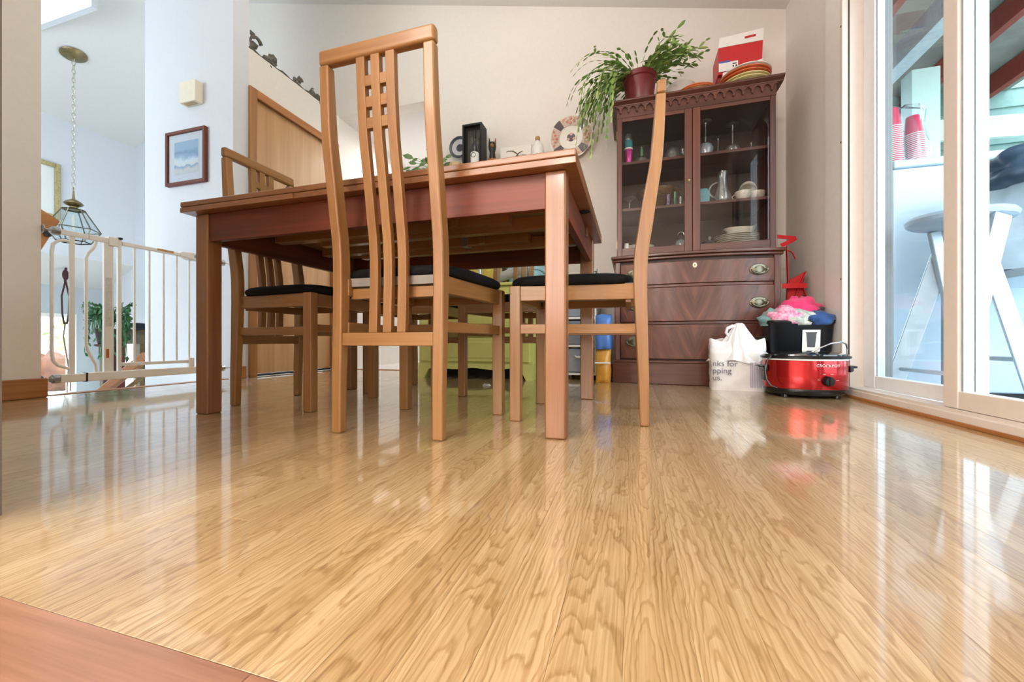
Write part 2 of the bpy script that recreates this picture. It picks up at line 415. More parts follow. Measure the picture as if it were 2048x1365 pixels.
MB().box(SKX0, SKX1, SKY0, SKY1, 3.7, 3.705).build('pane', M['pane'], bpy.data.objects['window_1'], smooth=False)

# stair well / entry
struct(MB().box(XF - .12, XF, -.65, 3.95, 1.29, 3.2).build('wall_entry_upper', M['white_wall'], smooth=False), 'tall white wall above the entry with gold framed picture')
so = MB(); so.loft([[(XF, -.65, 1.29), (XF - .12, -.65, 1.4), (-7.42, -.65, 1.09), (-7.27, -.65, .99)], [(XF, 3.95, 1.29), (XF - .12, 3.95, 1.4), (-7.42, 3.95, 1.09), (-7.27, 3.95, .99)]])
struct(so.build('ceiling_entry', M['ceiling'], smooth=False), 'sloping soffit above the entry windows')
wk = MB(); wk.box(-7.42, -6.86, YF, YF + .12, -1.2, 3.75); wk.box(-6.86, -6.0, YF, YF + .12, -1.2, -1.0); wk.box(-6.86, -6.0, YF, YF + .12, .40, 3.75); wk.box(-6.0, -3.42, YF, YF + .12, -1.2, 3.75)
struct(wk.build('wall_entry_back', M['white_wall'], smooth=False), 'white far wall of the stair well')
sbox('floor_entry', mat('entry_tile', '#C9C4BC', .3), -7.8, -2.69, -.65, 3.9, -1.2, -1.1, label='entry floor below the stairs')
fe = MB(); fe.box(-7.8, -2.6, -.77, -.65, -1.2, .3); fe.box(-7.8, -5.7, -.77, -.65, .3, 3.7); fe.box(-3.7, -2.6, -.77, -.65, .3, 3.7); fe.box(-5.7, -3.7, -.77, -.65, 2.2, 3.7)  # tall opening added out of view to let sky light into the foyer
struct(fe.build('wall_entry_front', M['white_wall'], smooth=False), 'stair well wall with an added opening that lets in sky light')
ew = MB(); EX0, EX1 = -7.42, -7.27
# window openings seen through the gate
wz0, wz1 = -1.0, .62
pA = onX(60, 640, -7.27).y; pB = onX(151, 640, -7.27).y
ew.box(EX0, EX1, -.65, pA - .5, -1.2, 1.3); ew.box(EX0, EX1, pA - .5, pB, wz1, 1.3); ew.box(EX0, EX1, pB, 3.95, -1.2, 1.3); ew.box(EX0, EX1, pA - .5, pB, -1.2, -1.0)
struct(ew.build('wall_entry_windows', mat('entry_wall_paint', '#C4CCD2', .7, vary=.01), smooth=False), 'lower entry wall with two windows')


def entry_window(n, y0, y1, z0, z1, label):
    w = MB()
    for b_ in ((y0, y0 + .05, z0, z1), (y1 - .05, y1, z0, z1), (y0 + .05, y1 - .05, z1 - .05, z1), (y0 + .05, y1 - .05, z0, z0 + .05)):
        w.box(-7.38, -7.24, *b_)
    o = struct(w.build(n, M['white_trim'], bevel=.004), label)
    MB().box(-7.32, -7.315, y0 + .05, y1 - .05, z0 + .05, z1 - .05).build('pane', M['pane'], o, smooth=False)


entry_window('window_2', pA - .5, pB, wz0, wz1, 'entry side window seen through left bars of the gate')
w3 = MB()
for b_ in ((-6.86, -6.81, -1, .40), (-6.05, -6.0, -1, .40), (-6.81, -6.05, .35, .40), (-6.81, -6.05, -1, -.95)): w3.box(b_[0], b_[1], YF - .02, YF + .1, b_[2], b_[3])
w3 = struct(w3.build('window_3', M['white_trim'], bevel=.004), 'entry window behind the hall console')
MB().box(-6.81, -6.05, YF + .05, YF + .055, -.95, .35).build('pane', M['pane'], w3, smooth=False)

# hallway behind the header
hf = sbox('floor_hall', mat('hall_vinyl', '#E6E3DE', .25, vary=.03), XL, -1.66, 3.121, 5.3, -.08, -.001, label='white vinyl floor of the hallway')
sbox('trim_1', M['oak_trim_x'], -2.57, -1.66, 3.056, 3.121, -.02, .004, bevel=.002, label='oak threshold strip at the hallway')
sbox('ceiling_hall', M['ceiling'], -2.69, -1.5, 3.18, 5.4, 2.3, 2.4, label='low hallway ceiling')
hw = MB(); hw.box(-1.66, -1.54, 3.18, 5.4, -.1, 2.3); hw.box(-2.69, -1.54, 5.3, 5.42, -.1, 2.3)
struct(hw.build('wall_hall', M['white_wall'], smooth=False), 'bright white hallway walls')
for i, (y, z) in enumerate(((3.28, 1.42),)):
    s = MB().box(XL + .001, XL + .03, y - .03, y + .03, z - .08, z + .08).build('wall_intercom', mat('intercom_brown', '#8C5A3C', .4), bevel=.004)
    tag(s, 'small brown wall plate in the white hallway beside the closet door', 'wall plate')

# pendant bowl added out of view around the fill uplight for the vault
up = empty('added_fill_pendant', (-.95, 1.3, 2.26), 0, 'added white bowl pendant for fill light high above the dining table', 'pendant lamp')
MB().lathe([(.001, 0), (.08, .006), (.16, .03), (.215, .075), (.235, .12), (.229, .12), (.205, .078), (.15, .036), (.001, .014)], 36).build('bowl', M['white_trim'], up)
for k in range(3):
    a = 2 * math.pi * k / 3; MB().tube([(.228 * math.cos(a), .228 * math.sin(a), .115), (0, 0, .45), (0, 0, zc(-.95) - 2.26)], .004, 6).build('rod', M['steel'], up)
MB().lathe([(.001, 0), (.06, 0), (.065, -.01), (.04, -.03), (.001, -.035)], 24).build('canopy', M['steel'], up, (0, 0, zc(-.95) - 2.26))

# baseboards
sbox('baseboard_left', M['oak_trim_y'], XL, XL + .02, .35, 1.146, 0, .088, bevel=.006, label='oak baseboard at the foot of the left column')
MB().box(T - .01, XL + .0199, 1.1312, 1.147, 0, .088).build('baseboard_return', M['oak_trim_y'], bpy.data.objects['baseboard_left'], bevel=.006)
sbox('baseboard_stair', M['oak_trim_y'], XL, XL + .018, 2.045, 2.13, 0, .085, bevel=.005, label='short oak baseboard before the closet door')
sbox('baseboard_back', M['oak_trim_x'], -1.66, .86, YB - .018, YB, 0, .085, bevel=.005, label='oak baseboard along the back wall')
sbox('baseboard_right', M['oak_trim_y'], XR - .018, XR, 2.46, YB - .02, 0, .085, bevel=.005, label='oak baseboard in the right corner')
sbox('trim_2', M['oak_trim_y'], -2.66, -2.6005, 1.131, 2.045, -.06, .003, bevel=.006, label='oak nosing at the top of the stairs')
st = MB()
for k in range(5): st.box(-2.70 - .26 * (k + 1), -2.66 - .26 * k, 1.131, 2.045, -1.1, -.19 * (k + 1))
struct(st.build('floor_stairs', mat('stair_carpet', '#B9B2A6', .9), smooth=False), 'stairs down to the entry')

# closet door on the left wall
d1 = struct(MB().box(XL - .055, XL - .02, 2.232, 2.972, .02, 2.0).build('door_1', M['door_veneer'], bevel=.003), 'flat oak veneer closet door')
for nm, b_ in (('casing', (2.155, 2.215, 0, 2.045)), ('casing', (2.985, 3.045, 0, 2.045))):
    MB().box(XL, XL + .018, *b_).build(nm, M['oak_trim_z'], d1, bevel=.005)
MB().box(XL, XL + .018, 2.215, 2.985, 1.985, 2.045).build('casing', M['oak_trim_y'], d1, bevel=.005)
for b_ in ((2.2, 2.23, 0, 2.0), (2.975, 3.0, 0, 2.0)): MB().box(XL - .11, XL - .002, *b_).build('jamb', M['oak_trim_z'], d1, bevel=.002)
MB().box(XL - .11, XL - .002, 2.23, 2.975, 2.003, 2.03).build('jamb', M['oak_trim_y'], d1)
MB().box(XL - .10, XL - .0205, 2.231, 2.973, .001, .012).build('gap_shade_strip', M['black_matte'], d1)  # black strip stands in for the shade in the gap under the door
kb = MB(); kb.lathe([(.0, .0), (.026, .004), (.028, .012), (.02, .02), (.012, .03), (.012, .045), (.024, .052), (.029, .062), (.026, .072), (.012, .078), (0, .079)], 20)
ko = kb.build('knob', M['brass'], d1); ko.rotation_euler = (0, R(90), 0); ko.location = (XL - .02, 2.30, .95)

# sliding glass door
sd = struct(MB().box(.948, 1.11, .70, 2.30, -.02, .035).build('door_2', M['vinyl'], bevel=.004), 'white vinyl sliding glass door to the deck')
MB().box(.948, 1.11, 2.264, 2.286, .035, 2.05).build('jamb', M['vinyl'], sd, bevel=.004)
MB().box(.948, 1.11, .76, .80, .035, 2.05).build('jamb', M['vinyl'], sd, bevel=.004)
MB().box(.948, 1.11, .80, 2.264, 2.0, 2.05).build('head', M['vinyl'], sd, bevel=.004)
MB().box(.972, .976, 2.2595, 2.2638, .035, 2.0).build('weather_strip', M['gasket'], sd)
for z in (.55, 1.2, 1.75):
    s = MB().ball((.948, 2.275, z), (.002, .005, .005), 8, 6).build('screw', M['dark_metal'], sd)
MB().box(.953, .969, 2.286, 2.455, 0, 2.12).build('casing', M['white_trim'], sd, bevel=.006)
MB().box(.953, .969, .70, 2.286, 2.05, 2.12).build('casing', M['white_trim'], sd, bevel=.006)
MB().box(.94, .9475, .70, 2.47, 0, .012).build('floor_strip', M['oak_trim_y'], sd, bevel=.002)
MB().box(.9545, 1.02, .80, 2.235, .035, .045).build('track', M['vinyl'], sd)


def panel(x0, x1, y0, y1, sl, sr, zb, name, ms):
    p = MB().box(x0, x1, y1 - sl, y1, zb, 1.99).build(name, ms, sd, bevel=.004)
    MB().box(x0, x1, y0, y0 + sr, zb, 1.99).build('stile', ms, p, bevel=.004)
    MB().box(x0 + .001, x1 - .001, y0 + sr, y1 - sl, zb, zb + .055).build('rail', ms, p, bevel=.003)
    MB().box(x0 + .001, x1 - .001, y0 + sr, y1 - sl, 1.93, 1.989).build('rail', ms, p, bevel=.003)
    xm = (x0 + x1) / 2
    MB().box(xm - .003, xm + .003, y0 + sr - .003, y1 - sl + .003, zb + .052, 1.933).build('pane', M['pane'], p, smooth=False)
    for yy in (y1 - sl - .004, y0 + sr + .004):
        MB().box(xm - .012, xm + .012, yy - .004, yy + .004, zb + .055, 1.93).build('glazing_strip', M['alu'], p)


panel(1.03, 1.07, 1.63, 2.262, .09, .075, .045, 'fixed_panel', M['vinyl_white'])
panel(.96, 1.002, .80, 1.642, .062, .07, .046, 'sliding_panel', M['vinyl'])
MB().box(1.005, 1.025, 1.614, 1.619, .05, 1.98).build('weather_strip', M['gasket'], sd)
# ------------------------------------------------------------------ dining table
tb = empty('dining_table', (-.817, 1.43, 0), 0, 'reddish cherry draw-leaf dining table with square legs', 'table')
tx0, tx1, ty0, ty1 = -.683, .683, -.43, .437
MB().box(tx0, tx1, ty0, ty1, .7185, .737).build('table_top', M['cherry_x'], tb, bevel=.004)
MB().box(tx0, -.197, ty0, ty1, .7, .7175).build('draw_leaf', M['cherry_x'], tb, bevel=.002)
MB().box(.197, tx1, ty0, ty1, .7, .7175).build('draw_leaf', M['cherry_x'], tb, bevel=.002)
MB().box(-.195, .195, ty0 + .002, ty1 - .002, .7, .7175).build('centre_board', M['cherry_y'], tb, bevel=.002)
MB().box(tx0 + .06, tx1 - .06, ty0 + .05, ty1 - .05, .693, .6995).build('underside_panel', M['under'], tb)
for sx in (-1, 1):
    for sy in (-1, 1):
        xa = .597 if sx > 0 else -.652; ya = .344 if sy > 0 else -.40
        MB().box(xa, xa + .055, ya, ya + .055, 0, .6995).build('leg', M['cherry_z'], tb, bevel=.005)
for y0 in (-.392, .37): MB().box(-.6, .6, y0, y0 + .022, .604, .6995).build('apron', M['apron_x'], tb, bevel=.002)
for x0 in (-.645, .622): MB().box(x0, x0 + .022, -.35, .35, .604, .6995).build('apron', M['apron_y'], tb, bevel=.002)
for yy in (-.14, .12):
    MB().box(-.58, .42, yy, yy + .045, .655, .692).build('slide_runner', M['chair_x'], tb, bevel=.002)
    MB().box(-.40, .60, yy + .05, yy + .085, .64, .685).build('slide_runner', M['chair_x'], tb, bevel=.002)
    MB().box(.13, .16, yy - .004, yy + .049, .65, .693).build('clip', M['steel'], tb, bevel=.002)
    b_ = MB(); b_.box(.21, .235, yy - .02, yy, .655, .692); b_.build('stop_block', M['chair_z'], tb, bevel=.002)
MB().lathe([(0, 0), (.02, 0), (.02, -.0015), (0, -.0015)], 20, (.659, -.04, .6995)).build('finger_hole', M['black_matte'], tb)
MB().box(.648, .653, .12, .135, .655, .695).build('hook', M['brass'], tb)

# ------------------------------------------------------------------ dining chairs
FY = [(0, .0), (.14, .004), (.25, .010), (.37, .016), (.425, .019), (.483, .019), (.54, .014), (.562, .010), (.637, -.001), (.711, -.014), (.783, -.028), (.857, -.036), (.93, -.042), (.99, -.046), (1.031, -.049)]
TH = [(0, .027), (.25, .034), (.45, .041), (.63, .041), (.72, .038), (.85, .033), (1.031, .026)]


def ip(t, z):
    for (a, u), (b_, v) in zip(t, t[1:]):
        if z <= b_: return u + (v - u) * (z - a) / (b_ - a)
    return t[-1][1]


def curved(x0, x1, z0, z1, off0=0., thick=None, n=16):
    mb = MB(); rings = []
    for i in range(n + 1):
        z = z0 + (z1 - z0) * i / n; f = ip(FY, z); t = ip(TH, z)
        ya, yb = (f, f - t) if thick is None else (f - t / 2 + thick / 2, f - t / 2 - thick / 2)
        rings.append([(x0, yb, z), (x1, yb, z), (x1, ya, z), (x0, ya, z)])
    return mb.loft(rings)


def make_chair():
    c = empty('dining_chair')
    for sx in (-1, 1):
        x0 = .14 if sx > 0 else -.17
        curved(x0, x0 + .03, 0, .99, n=22).build('back_leg', M['chair_z'], c, bevel=.005, sharp=60)
        xf = .167 if sx > 0 else -.202
        MB().box(xf, xf + .035, .363, .398, 0, .432).build('front_leg', M['chair_z'], c, bevel=.003)
        # side rail and side stretcher
        xr, xq = (.146, .172) if sx > 0 else (-.146, -.172)
        for z0, z1, nm in ((.384, .431, 'seat_rail'), (.279, .309, 'stretcher')):
            MB().beam((xr, .004, (z0 + z1) / 2), (xq + (.012 if sx > 0 else -.012), .37, (z0 + z1) / 2), .02, z1 - z0).build(nm, M['chair_y'], c, bevel=.002)
    MB().box(-.17, .17, .37, .392, .384, .431).build('seat_rail', M['chair_x'], c, bevel=.002)
    MB().box(-.145, .145, .024, .042, .376, .406).build('seat_rail', M['chair_x'], c, bevel=.002)
    MB().box(-.17, .17, .372, .39, .290, .317).build('stretcher', M['chair_x'], c, bevel=.002)
    curved(-.141, .141, .243, .279, thick=.02, n=2).build('lower_back_rail', M['chair_x'], c, bevel=.002)
    tr_ = curved(-.1715, .1715, .991, 1.031, n=3); tr_.build('top_rail', M['chair_x'], c, bevel=.008, segs=3)
    for xs in (-.044, 0, .044): curved(xs - .013, xs + .013, .279, .993, thick=.018, n=22).build('back_slat', M['chair_z'], c, bevel=.002, sharp=60)
    for zc_ in (.930, .877, .824):
        for xs in (-.022, .022): curved(xs - .0092, xs + .0092, zc_ - .0135, zc_ + .0135, thick=.015, n=2).build('lattice_block', M['chair_x'], c, bevel=.001)
    # cushion
    mb = MB(); rings = []
    N = 40

    def outline(s, z, dome=0):
        r = []
        for k in range(N):
            a = 2 * math.pi * k / N; ca, sa = math.cos(a), math.sin(a); e = 5
            d = (abs(ca) ** e + abs(sa) ** e) ** (-1 / e); u, v = ca * d * s, sa * d * s
            y = .213 + v * .197; w = .180 + .030 * (v + 1) / 2
            r.append((u * w, y, z + dome * (1 - max(abs(u), abs(v)) ** 2)))
        return r
    rings = [outline(.97, .4325), outline(1.0, .438), outline(1.012, .446), outline(1.0, .455), outline(.95, .462), outline(.85, .4665), outline(.6, .472), outline(.3, .476), outline(.02, .477)]
    mb.loft(rings).build('seat_cushion', M['black_fabric'], c, sharp=80)
    MB().box(-.15, .15, .018, .37, .411, .4345).build('seat_lining', M['webbing'], c)
    for sx in (-1, 1):
        MB().box(sx * .155 - .02, sx * .155 + .02, .33, .362, .39, .425).build('corner_block', M['chair_x'], c)
    return c


ch1 = make_chair(); chairs = [ch1] + [copy_tree(ch1) for _ in range(4)]
for o, (x, y, rz, lb) in zip(chairs, (
        (-.6325, .951, 0, 'tall slat-back beech dining chair with its back to us, in front of the table'),
        (.021, 1.43, 90, 'dining chair seen side-on at the right end of the table, before the cabinet'),
        (-1.50, 1.37, -90, 'dining chair at the left end of the table, beside the closet door'),
        (-1.06, 2.065, 180, 'half-hidden dining chair behind the table, the one nearer the closet door'),
        (-.57, 2.10, 180, 'half-hidden dining chair behind the table, in front of the yellow dresser'))):
    o.location = (x, y, 0); o.rotation_euler = (0, 0, R(rz)); tag(o, lb, 'chair', 'slat-back dining chairs around the table')

# ------------------------------------------------------------------ china cabinet
def crotch():
    m, nt, b, N, L = newmat('crotch_mahogany')
    tc = N('ShaderNodeTexCoord'); sp = N('ShaderNodeSeparateXYZ'); L(tc.outputs['Object'], sp.inputs[0])
    ab = N('ShaderNodeMath'); ab.operation = 'ABSOLUTE'; L(sp.outputs[0], ab.inputs[0])

    def lc(ka, kz):
        a = N('ShaderNodeMath'); a.operation = 'MULTIPLY'; a.inputs[1].default_value = ka; L(ab.outputs[0], a.inputs[0])
        z = N('ShaderNodeMath'); z.operation = 'MULTIPLY_ADD'; z.inputs[1].default_value = kz; L(sp.outputs[2], z.inputs[0]); L(a.outputs[0], z.inputs[2]); return z
    u, v = lc(26, -11), lc(3, 4)
    cb = N('ShaderNodeCombineXYZ'); L(u.outputs[0], cb.inputs[0]); L(v.outputs[0], cb.inputs[1])
    no = N('ShaderNodeTexNoise'); no.inputs['Scale'].default_value = 1; no.inputs['Detail'].default_value = 5; no.inputs['Distortion'].default_value = .5
    L(cb.outputs[0], no.inputs['Vector'])
    cr = N('ShaderNodeValToRGB'); cr.color_ramp.elements[0].position = .3; cr.color_ramp.elements[1].position = .72
    cr.color_ramp.elements[0].color = lin('#43221A'); cr.color_ramp.elements[1].color = lin('#7A4836')
    L(no.outputs['Fac'], cr.inputs['Fac']); L(cr.outputs[0], b.inputs['Base Color'])
    b.inputs['Roughness'].default_value = .4; b.inputs['Coat Weight'].default_value = .2; b.inputs['Coat Roughness'].default_value = .15
    return m


M['crotch'] = crotch()
CX, CW, CY0, CYB = .344, .458, 2.575, 3.035     # centre x, half width, front corner y, back y
cab = empty('china_cabinet', (CX, CYB, 0), 0, 'dark mahogany china cabinet with glass doors and bow-front drawers', 'cabinet')
F0 = CY0 - CYB


def bowpoly(hw, y, d, n=16, back=0.0):
    p = [(-hw + 2 * hw * i / n, y - d * (1 - (2 * i / n - 1) ** 2)) for i in range(n + 1)]
    return p + [(hw, back), (-hw, back)]


def bowslab(hw, y, d, z0, z1, back):
    return MB().prism(bowpoly(hw, y, d, back=back), z0, z1, 'xy')


BOW = .055
bowslab(CW + .004, F0 - .01, BOW, 0, .125, 0).build('plinth', M['mahog_x'], cab, bevel=.004)
bowslab(CW - .004, F0 - .003, BOW, .125, .14, 0).build('plinth_moulding', M['mahog_x'], cab, bevel=.004)
bowslab(CW - .012, F0 + .014, BOW, .14, .745, 0).build('carcass', M['mahog_dark'], cab)
for sx in (-1, 1):
    MB().box(min(sx * (CW - .012), sx * (CW - .042)), max(sx * (CW - .012), sx * (CW - .042)), F0 - .004, F0 + .05, .14, .745).build('corner_stile', M['mahog_z'], cab, bevel=.003)
    MB().box(min(sx * (CW - .012), sx * (CW - .006)), max(sx * (CW - .012), sx * (CW - .006)), F0 + .03, -.002, .14, .745).build('side_panel', M['mahog_z'], cab, bevel=.002)
bowslab(CW + .002, F0 - .012, BOW, .74, .756, 0).build('waist_moulding', M['mahog_x'], cab, bevel=.005)
bowslab(CW + .012, F0 - .024, BOW, .756, .776, 0).build('waist_top', M['mahog_x'], cab, bevel=.006, segs=3)
HWD = CW - .045


def pull(parent, x, z):
    y = F0 - BOW * (1 - (x / CW) ** 2) - .004
    a = math.atan(2 * BOW * x / CW ** 2)
    p = MB(); p.lathe([(0, 0), (.048, 0), (.050, .002), (.046, .004), (.030, .0035), (.026, .006), (.012, .007), (0, .007)], 28, sy=.64)
    o = p.build('pull_plate', M['pewter'], parent, (x, y - .0005, z), (R(90), 0, a))
    r = MB(); r.tube([(.042 * math.cos(t), -.025 * math.sin(t), .012) for t in (math.pi * k / 12 for k in range(13))], .003, 8)
    for s_ in (-1, 1): r.tube([(s_ * .042, 0, .002), (s_ * .042, 0, .014)], .0045, 8)
    r.build('bail', M['pewter'], o)


for i, (z0, z1) in enumerate(((.592, .722), (.372, .572), (.15, .352))):
    dz = (z0 + z1) / 2
    mb = MB(); n = 16; pts = []
    for k in range(n + 1):
        x = -HWD + 2 * HWD * k / n; pts.append((x, F0 - BOW * (1 - (x / CW) ** 2) - .003))
    pts += [(HWD, F0 + .04), (-HWD, F0 + .04)]
    mb.prism(pts, z0 - dz, z1 - dz, 'xy'); d = mb.build('drawer', M['crotch'], cab, (0, 0, dz), bevel=.003)
    for sx in (-1, 1):
        o = d; pull(d, sx * .333, 0); 
    if i == 0:
        e = MB().lathe([(0, 0), (.011, 0), (.012, .0015), (.009, .003), (0, .003)], 20, sy=1.25).build('escutcheon', mat('bone', '#E6DCC0', .4), d, (0, F0 - BOW - .0035, .037), (R(90), 0, 0))
        MB().box(-.0015, .0015, -.007, .006, .0028, .0036).build('keyhole', M['black'], e)
    if i < 2:
        bowslab(HWD, F0 - .002, BOW * .93, z0 - .0185, z0 - .0015, F0 + .05).build('drawer_rail', M['mahog_x'], cab, bevel=.003)
# upper case
UW, UY = .439, 2.612 - CYB
zt = 1.66
for sx in (-1, 1):
    xa, xb = sorted((sx * UW, sx * (UW - .018)))
    MB().box(xa, xb, UY + .021, -.002, .776, 1.72).build('side_panel', M['mahog_z'], cab, bevel=.002)
MB().box(-UW + .018, UW - .018, -.014, -.002, .776, 1.72).build('back_panel', M['mahog_dark'], cab)
MB().box(-UW + .018, UW - .018, UY + .025, -.014, .776, .806).build('bottom_shelf', M['mahog_x'], cab)
MB().box(-UW + .018, UW - .018, UY + .021, -.014, 1.66, 1.72).build('top_board', M['mahog_dark'], cab)
for zs in (1.10, 1.396): MB().box(-UW + .019, UW - .019, UY + .045, -.015, zs - .018, zs).build('shelf', M['mahog_x'], cab, bevel=.002)
MB().box(-UW, UW, UY, UY + .02, 1.655, 1.722).build('frieze', M['mahog_x'], cab, bevel=.002)
MB().prism([(UY + .021, 1.7225), (UY - .012, 1.7225), (UY - .014, 1.728), (UY - .03, 1.738), (UY - .037, 1.742), (UY - .037, 1.752), (-.002, 1.752), (-.002, 1.7225)], -UW - .033, UW + .033, 'yz').build('cornice', M['mahog_x'], cab, bevel=.003)
na = 18; wa = 2 * UW / na
pend = [(-wa / 2, 0), (wa / 2, 0), (wa / 2, -.006), (wa * .3, -.010), (wa * .16, -.02), (wa * .12, -.03), (wa * .16, -.035), (0, -.046), (-wa * .16, -.035), (-wa * .12, -.03), (-wa * .16, -.02), (-wa * .3, -.010), (-wa / 2, -.006)]
arch = MB().prism(pend, -.014, 0, 'xz').build('arch_pendant', M['mahog_z'], cab, (-UW + wa / 2, UY, 1.722), bevel=.0015)
for k in range(1, na):
    a = arch.copy(); COL.objects.link(a); a.parent = cab; a.location = (-UW + wa * (k + .5), UY, 1.722)
for sx in (-1, 1):
    dr = empty('door'); dr.parent = cab
    xo, xi = sx * (UW - .002), sx * .0015
    a, b_ = sorted((xo, xi))
    so_, si_ = (.030, .042)
    l0, l1 = (so_, si_) if sx < 0 else (si_, so_)
    yy0, yy1 = UY - .001, UY + .02
    MB().box(a, a + l0, yy0, yy1, .778, 1.654).build('stile', M['mahog_z'], dr, bevel=.003)
    MB().box(b_ - l1, b_, yy0, yy1, .778, 1.654).build('stile', M['mahog_z'], dr, bevel=.003)
    MB().box(a + l0, b_ - l1, yy0, yy1, .778, .836).build('rail', M['mahog_x'], dr, bevel=.003)
    MB().box(a + l0, b_ - l1, yy0, yy1, 1.630, 1.654).build('rail', M['mahog_x'], dr, bevel=.003)
    MB().box(a + l0 - .002, b_ - l1 + .002, UY + .008, UY + .011, .834, 1.632).build('pane', M['pane_in'], dr, smooth=False)
    if sx < 0:
        MB().lathe([(0, 0), (.007, 0), (.008, .002), (.004, .004), (.0035, .012), (.008, .016), (.006, .021), (0, .022)], 14).build('knob', M['brass'], dr, (-.02, yy0, 1.215), (R(90), 0, 0))
        for zz in (.86, 1.55): MB().box(a - .003, a + .001, yy0 + .002, yy0 + .012, zz - .025, zz + .025).build('hinge', M['brass'], dr)

# ------------------------------------------------------------------ things inside the cabinet
ZB, ZM, ZT = .8062, 1.1002, 1.3962


def item(name, profs, loc, label, cat, group=None, rot=None):
    """profs: list of (part name or None, MB, material)"""
    if len(profs) == 1:
        o = profs[0][1].build(name, profs[0][2], None, loc, rot, sharp=50); return tag(o, label, cat, group)
    e = empty(name, loc, 0, label, cat, group)
    if rot: e.rotation_euler = rot
    for pn, mb, mt in profs: mb.build(pn, mt, e, sharp=50)
    return e


def L_(prof, n=24, **k): return MB().lathe(prof, n, **k)


def cx(px, Y=2.78): return onY(px, 400, Y).x


pink = mat('pink_bottle', '#C23A86', .2, metal=.4); teal = mat('teal_band', '#2E8C92', .2, metal=.3)
gr = 'glassware and china in the cabinet'
x = cx(1257, 2.70)
item('drinking_bottle', [('body', L_([(.018, 0), (.02, .004), (.023, .04), (.026, .085), (.026, .092)]), pink), ('foot', L_([(.0185, 0), (.0195, .006), (.0185, .0065)]), M['steel']),
                         ('ring', L_([(.0262, .092), (.0266, .094), (.0266, .10), (.0262, .102)]), M['white_plastic']), ('sleeve', L_([(.026, .102), (.026, .145), (.024, .15)]), teal),
                         ('cap', L_([(.022, .15), (.021, .19), (.015, .196)]), M['crystal'])], (x, 2.70, ZT), 'pink and teal drinking bottle on the top cabinet shelf', 'bottle', gr)
gl = mat('green_sprig', '#5F9C72', .3, trans=.3)
item('glass_bell_jar', [('dome', L_([(.046, .0), (.046, .03), (.042, .043), (.03, .05), (.012, .053)]), M['crystal']), ('finial', L_([(.006, .053), (.006, .06), (.012, .072), (.008, .085), (.012, .096), (.006, .11), (.009, .118), (.001, .126)], 10), gl)],
     (cx(1283, 2.74), 2.74, ZT), 'low glass cloche with green glass finial on top cabinet shelf', 'jar', gr)
item('glass_dome', [('dome', L_([(.055, 0), (.055, .04), (.05, .065), (.036, .085), (.018, .094), (.001, .096)]), M['crystal']), ('insert', L_([(.034, .002), (.036, .04), (.03, .055), (.012, .06)], 12, fn=lambda a, r, z: r * (1 + .06 * math.cos(6 * a))), M['crystal'])],
     (cx(1346, 2.74), 2.74, ZT), 'round glass dome over a cut-glass cup behind the left cabinet door', 'dome', gr)
item('liqueur_glass', [(None, L_([(.018, 0), (.02, .002), (.004, .006), (.004, .03), (.018, .04), (.02, .07), (.019, .07), (.016, .042)]), M['crystal'])], (cx(1366, 2.74), 2.74, ZT), 'small liqueur glass at the right edge of the left cabinet door', 'glass', gr)


def goblet_down(px, Y, h, rf, rb, hb, label, mt='crystal'):
    item('wine_glass', [('bowl', L_([(rb * .86, 0), (rb, hb * .4), (rb * .92, hb * .75), (rb * .5, hb * .96), (.008, hb)], fn=lambda a, r, z: r * (1 + .03 * math.cos(12 * a))), M[mt]),
                        ('stem', L_([(.008, hb), (.005, hb + .01), (.0045, h - .02), (.008, h - .008)], 12), M['crystal']),
                        ('foot', L_([(.008, h - .008), (rf, h - .002), (rf, h), (.001, h - .001)]), M['crystal'])], (cx(px, Y), Y, ZT), label, 'glass', gr)


M['crystal_blue'] = glass('crystal_blue', (.8, .9, .98), refl=2.5, rough=.05, ior=1.6, body=.3, bodycol=(.75, .85, .95))
goblet_down(1411, 2.70, .205, .037, .045, .075, 'upside-down wine glass with frosted blue bowl on top shelf', 'crystal_blue')
goblet_down(1436, 2.86, .17, .032, .03, .05, 'faint upside-down goblet at the back of the top shelf')
goblet_down(1465, 2.74, .185, .036, .048, .06, 'upside-down cut-crystal goblet right of centre on top shelf')
for k in range(3):
    item('glass_dish', [(None, L_([(.02, 0), (.036, .004), (.046, .018), (.044, .018), (.034, .007), (.018, .004)], fn=lambda a, r, z: r * (1 + .03 * math.cos(10 * a))), M['crystal'])],
         (cx(1481, 2.86), 2.86, ZT + .0145 * k), ('lowest', 'middle', 'topmost')[k] + ' of three small stacked glass dishes on top cabinet shelf', 'dish', gr)
item('bud_vase', [(None, L_([(.016, 0), (.02, .02), (.018, .05), (.008, .07), (.007, .1), (.011, .11)]), M['crystal'])], (cx(1503, 2.86), 2.86, ZT), 'slim glass bud vase at the right end of the top shelf', 'vase', gr)
# middle shelf
item('cocktail_glass', [('bowl', L_([(.04, .088), (.04, .09), (.004, .06), (.004, .055)]), M['crystal']), ('stem', L_([(.004, .06), (.004, .006), (.03, .002), (.03, 0)]), M['crystal'])], (cx(1259, 2.74), 2.74, ZM), 'cocktail glass at the left end of the middle shelf', 'glass', gr)
wv = mat('beaded_brown', '#8C7458', .35, vary=.5, scale=160, bump=.8, metal=.3)
item('compote_bowl', [('bowl', L_([(.03, .05), (.05, .075), (.09, .1), (.135, .128), (.14, .14), (.132, .138), (.08, .108), (.03, .08)], 36, fn=lambda a, r, z: r * (1 + .025 * math.cos(18 * a))), wv),
                      ('stem', L_([(.05, 0), (.052, .006), (.02, .016), (.016, .035), (.03, .05)]), M['crystal'])], (cx(1316, 2.84), 2.84, ZM), 'wide beaded brown compote bowl on the middle shelf', 'bowl', gr)
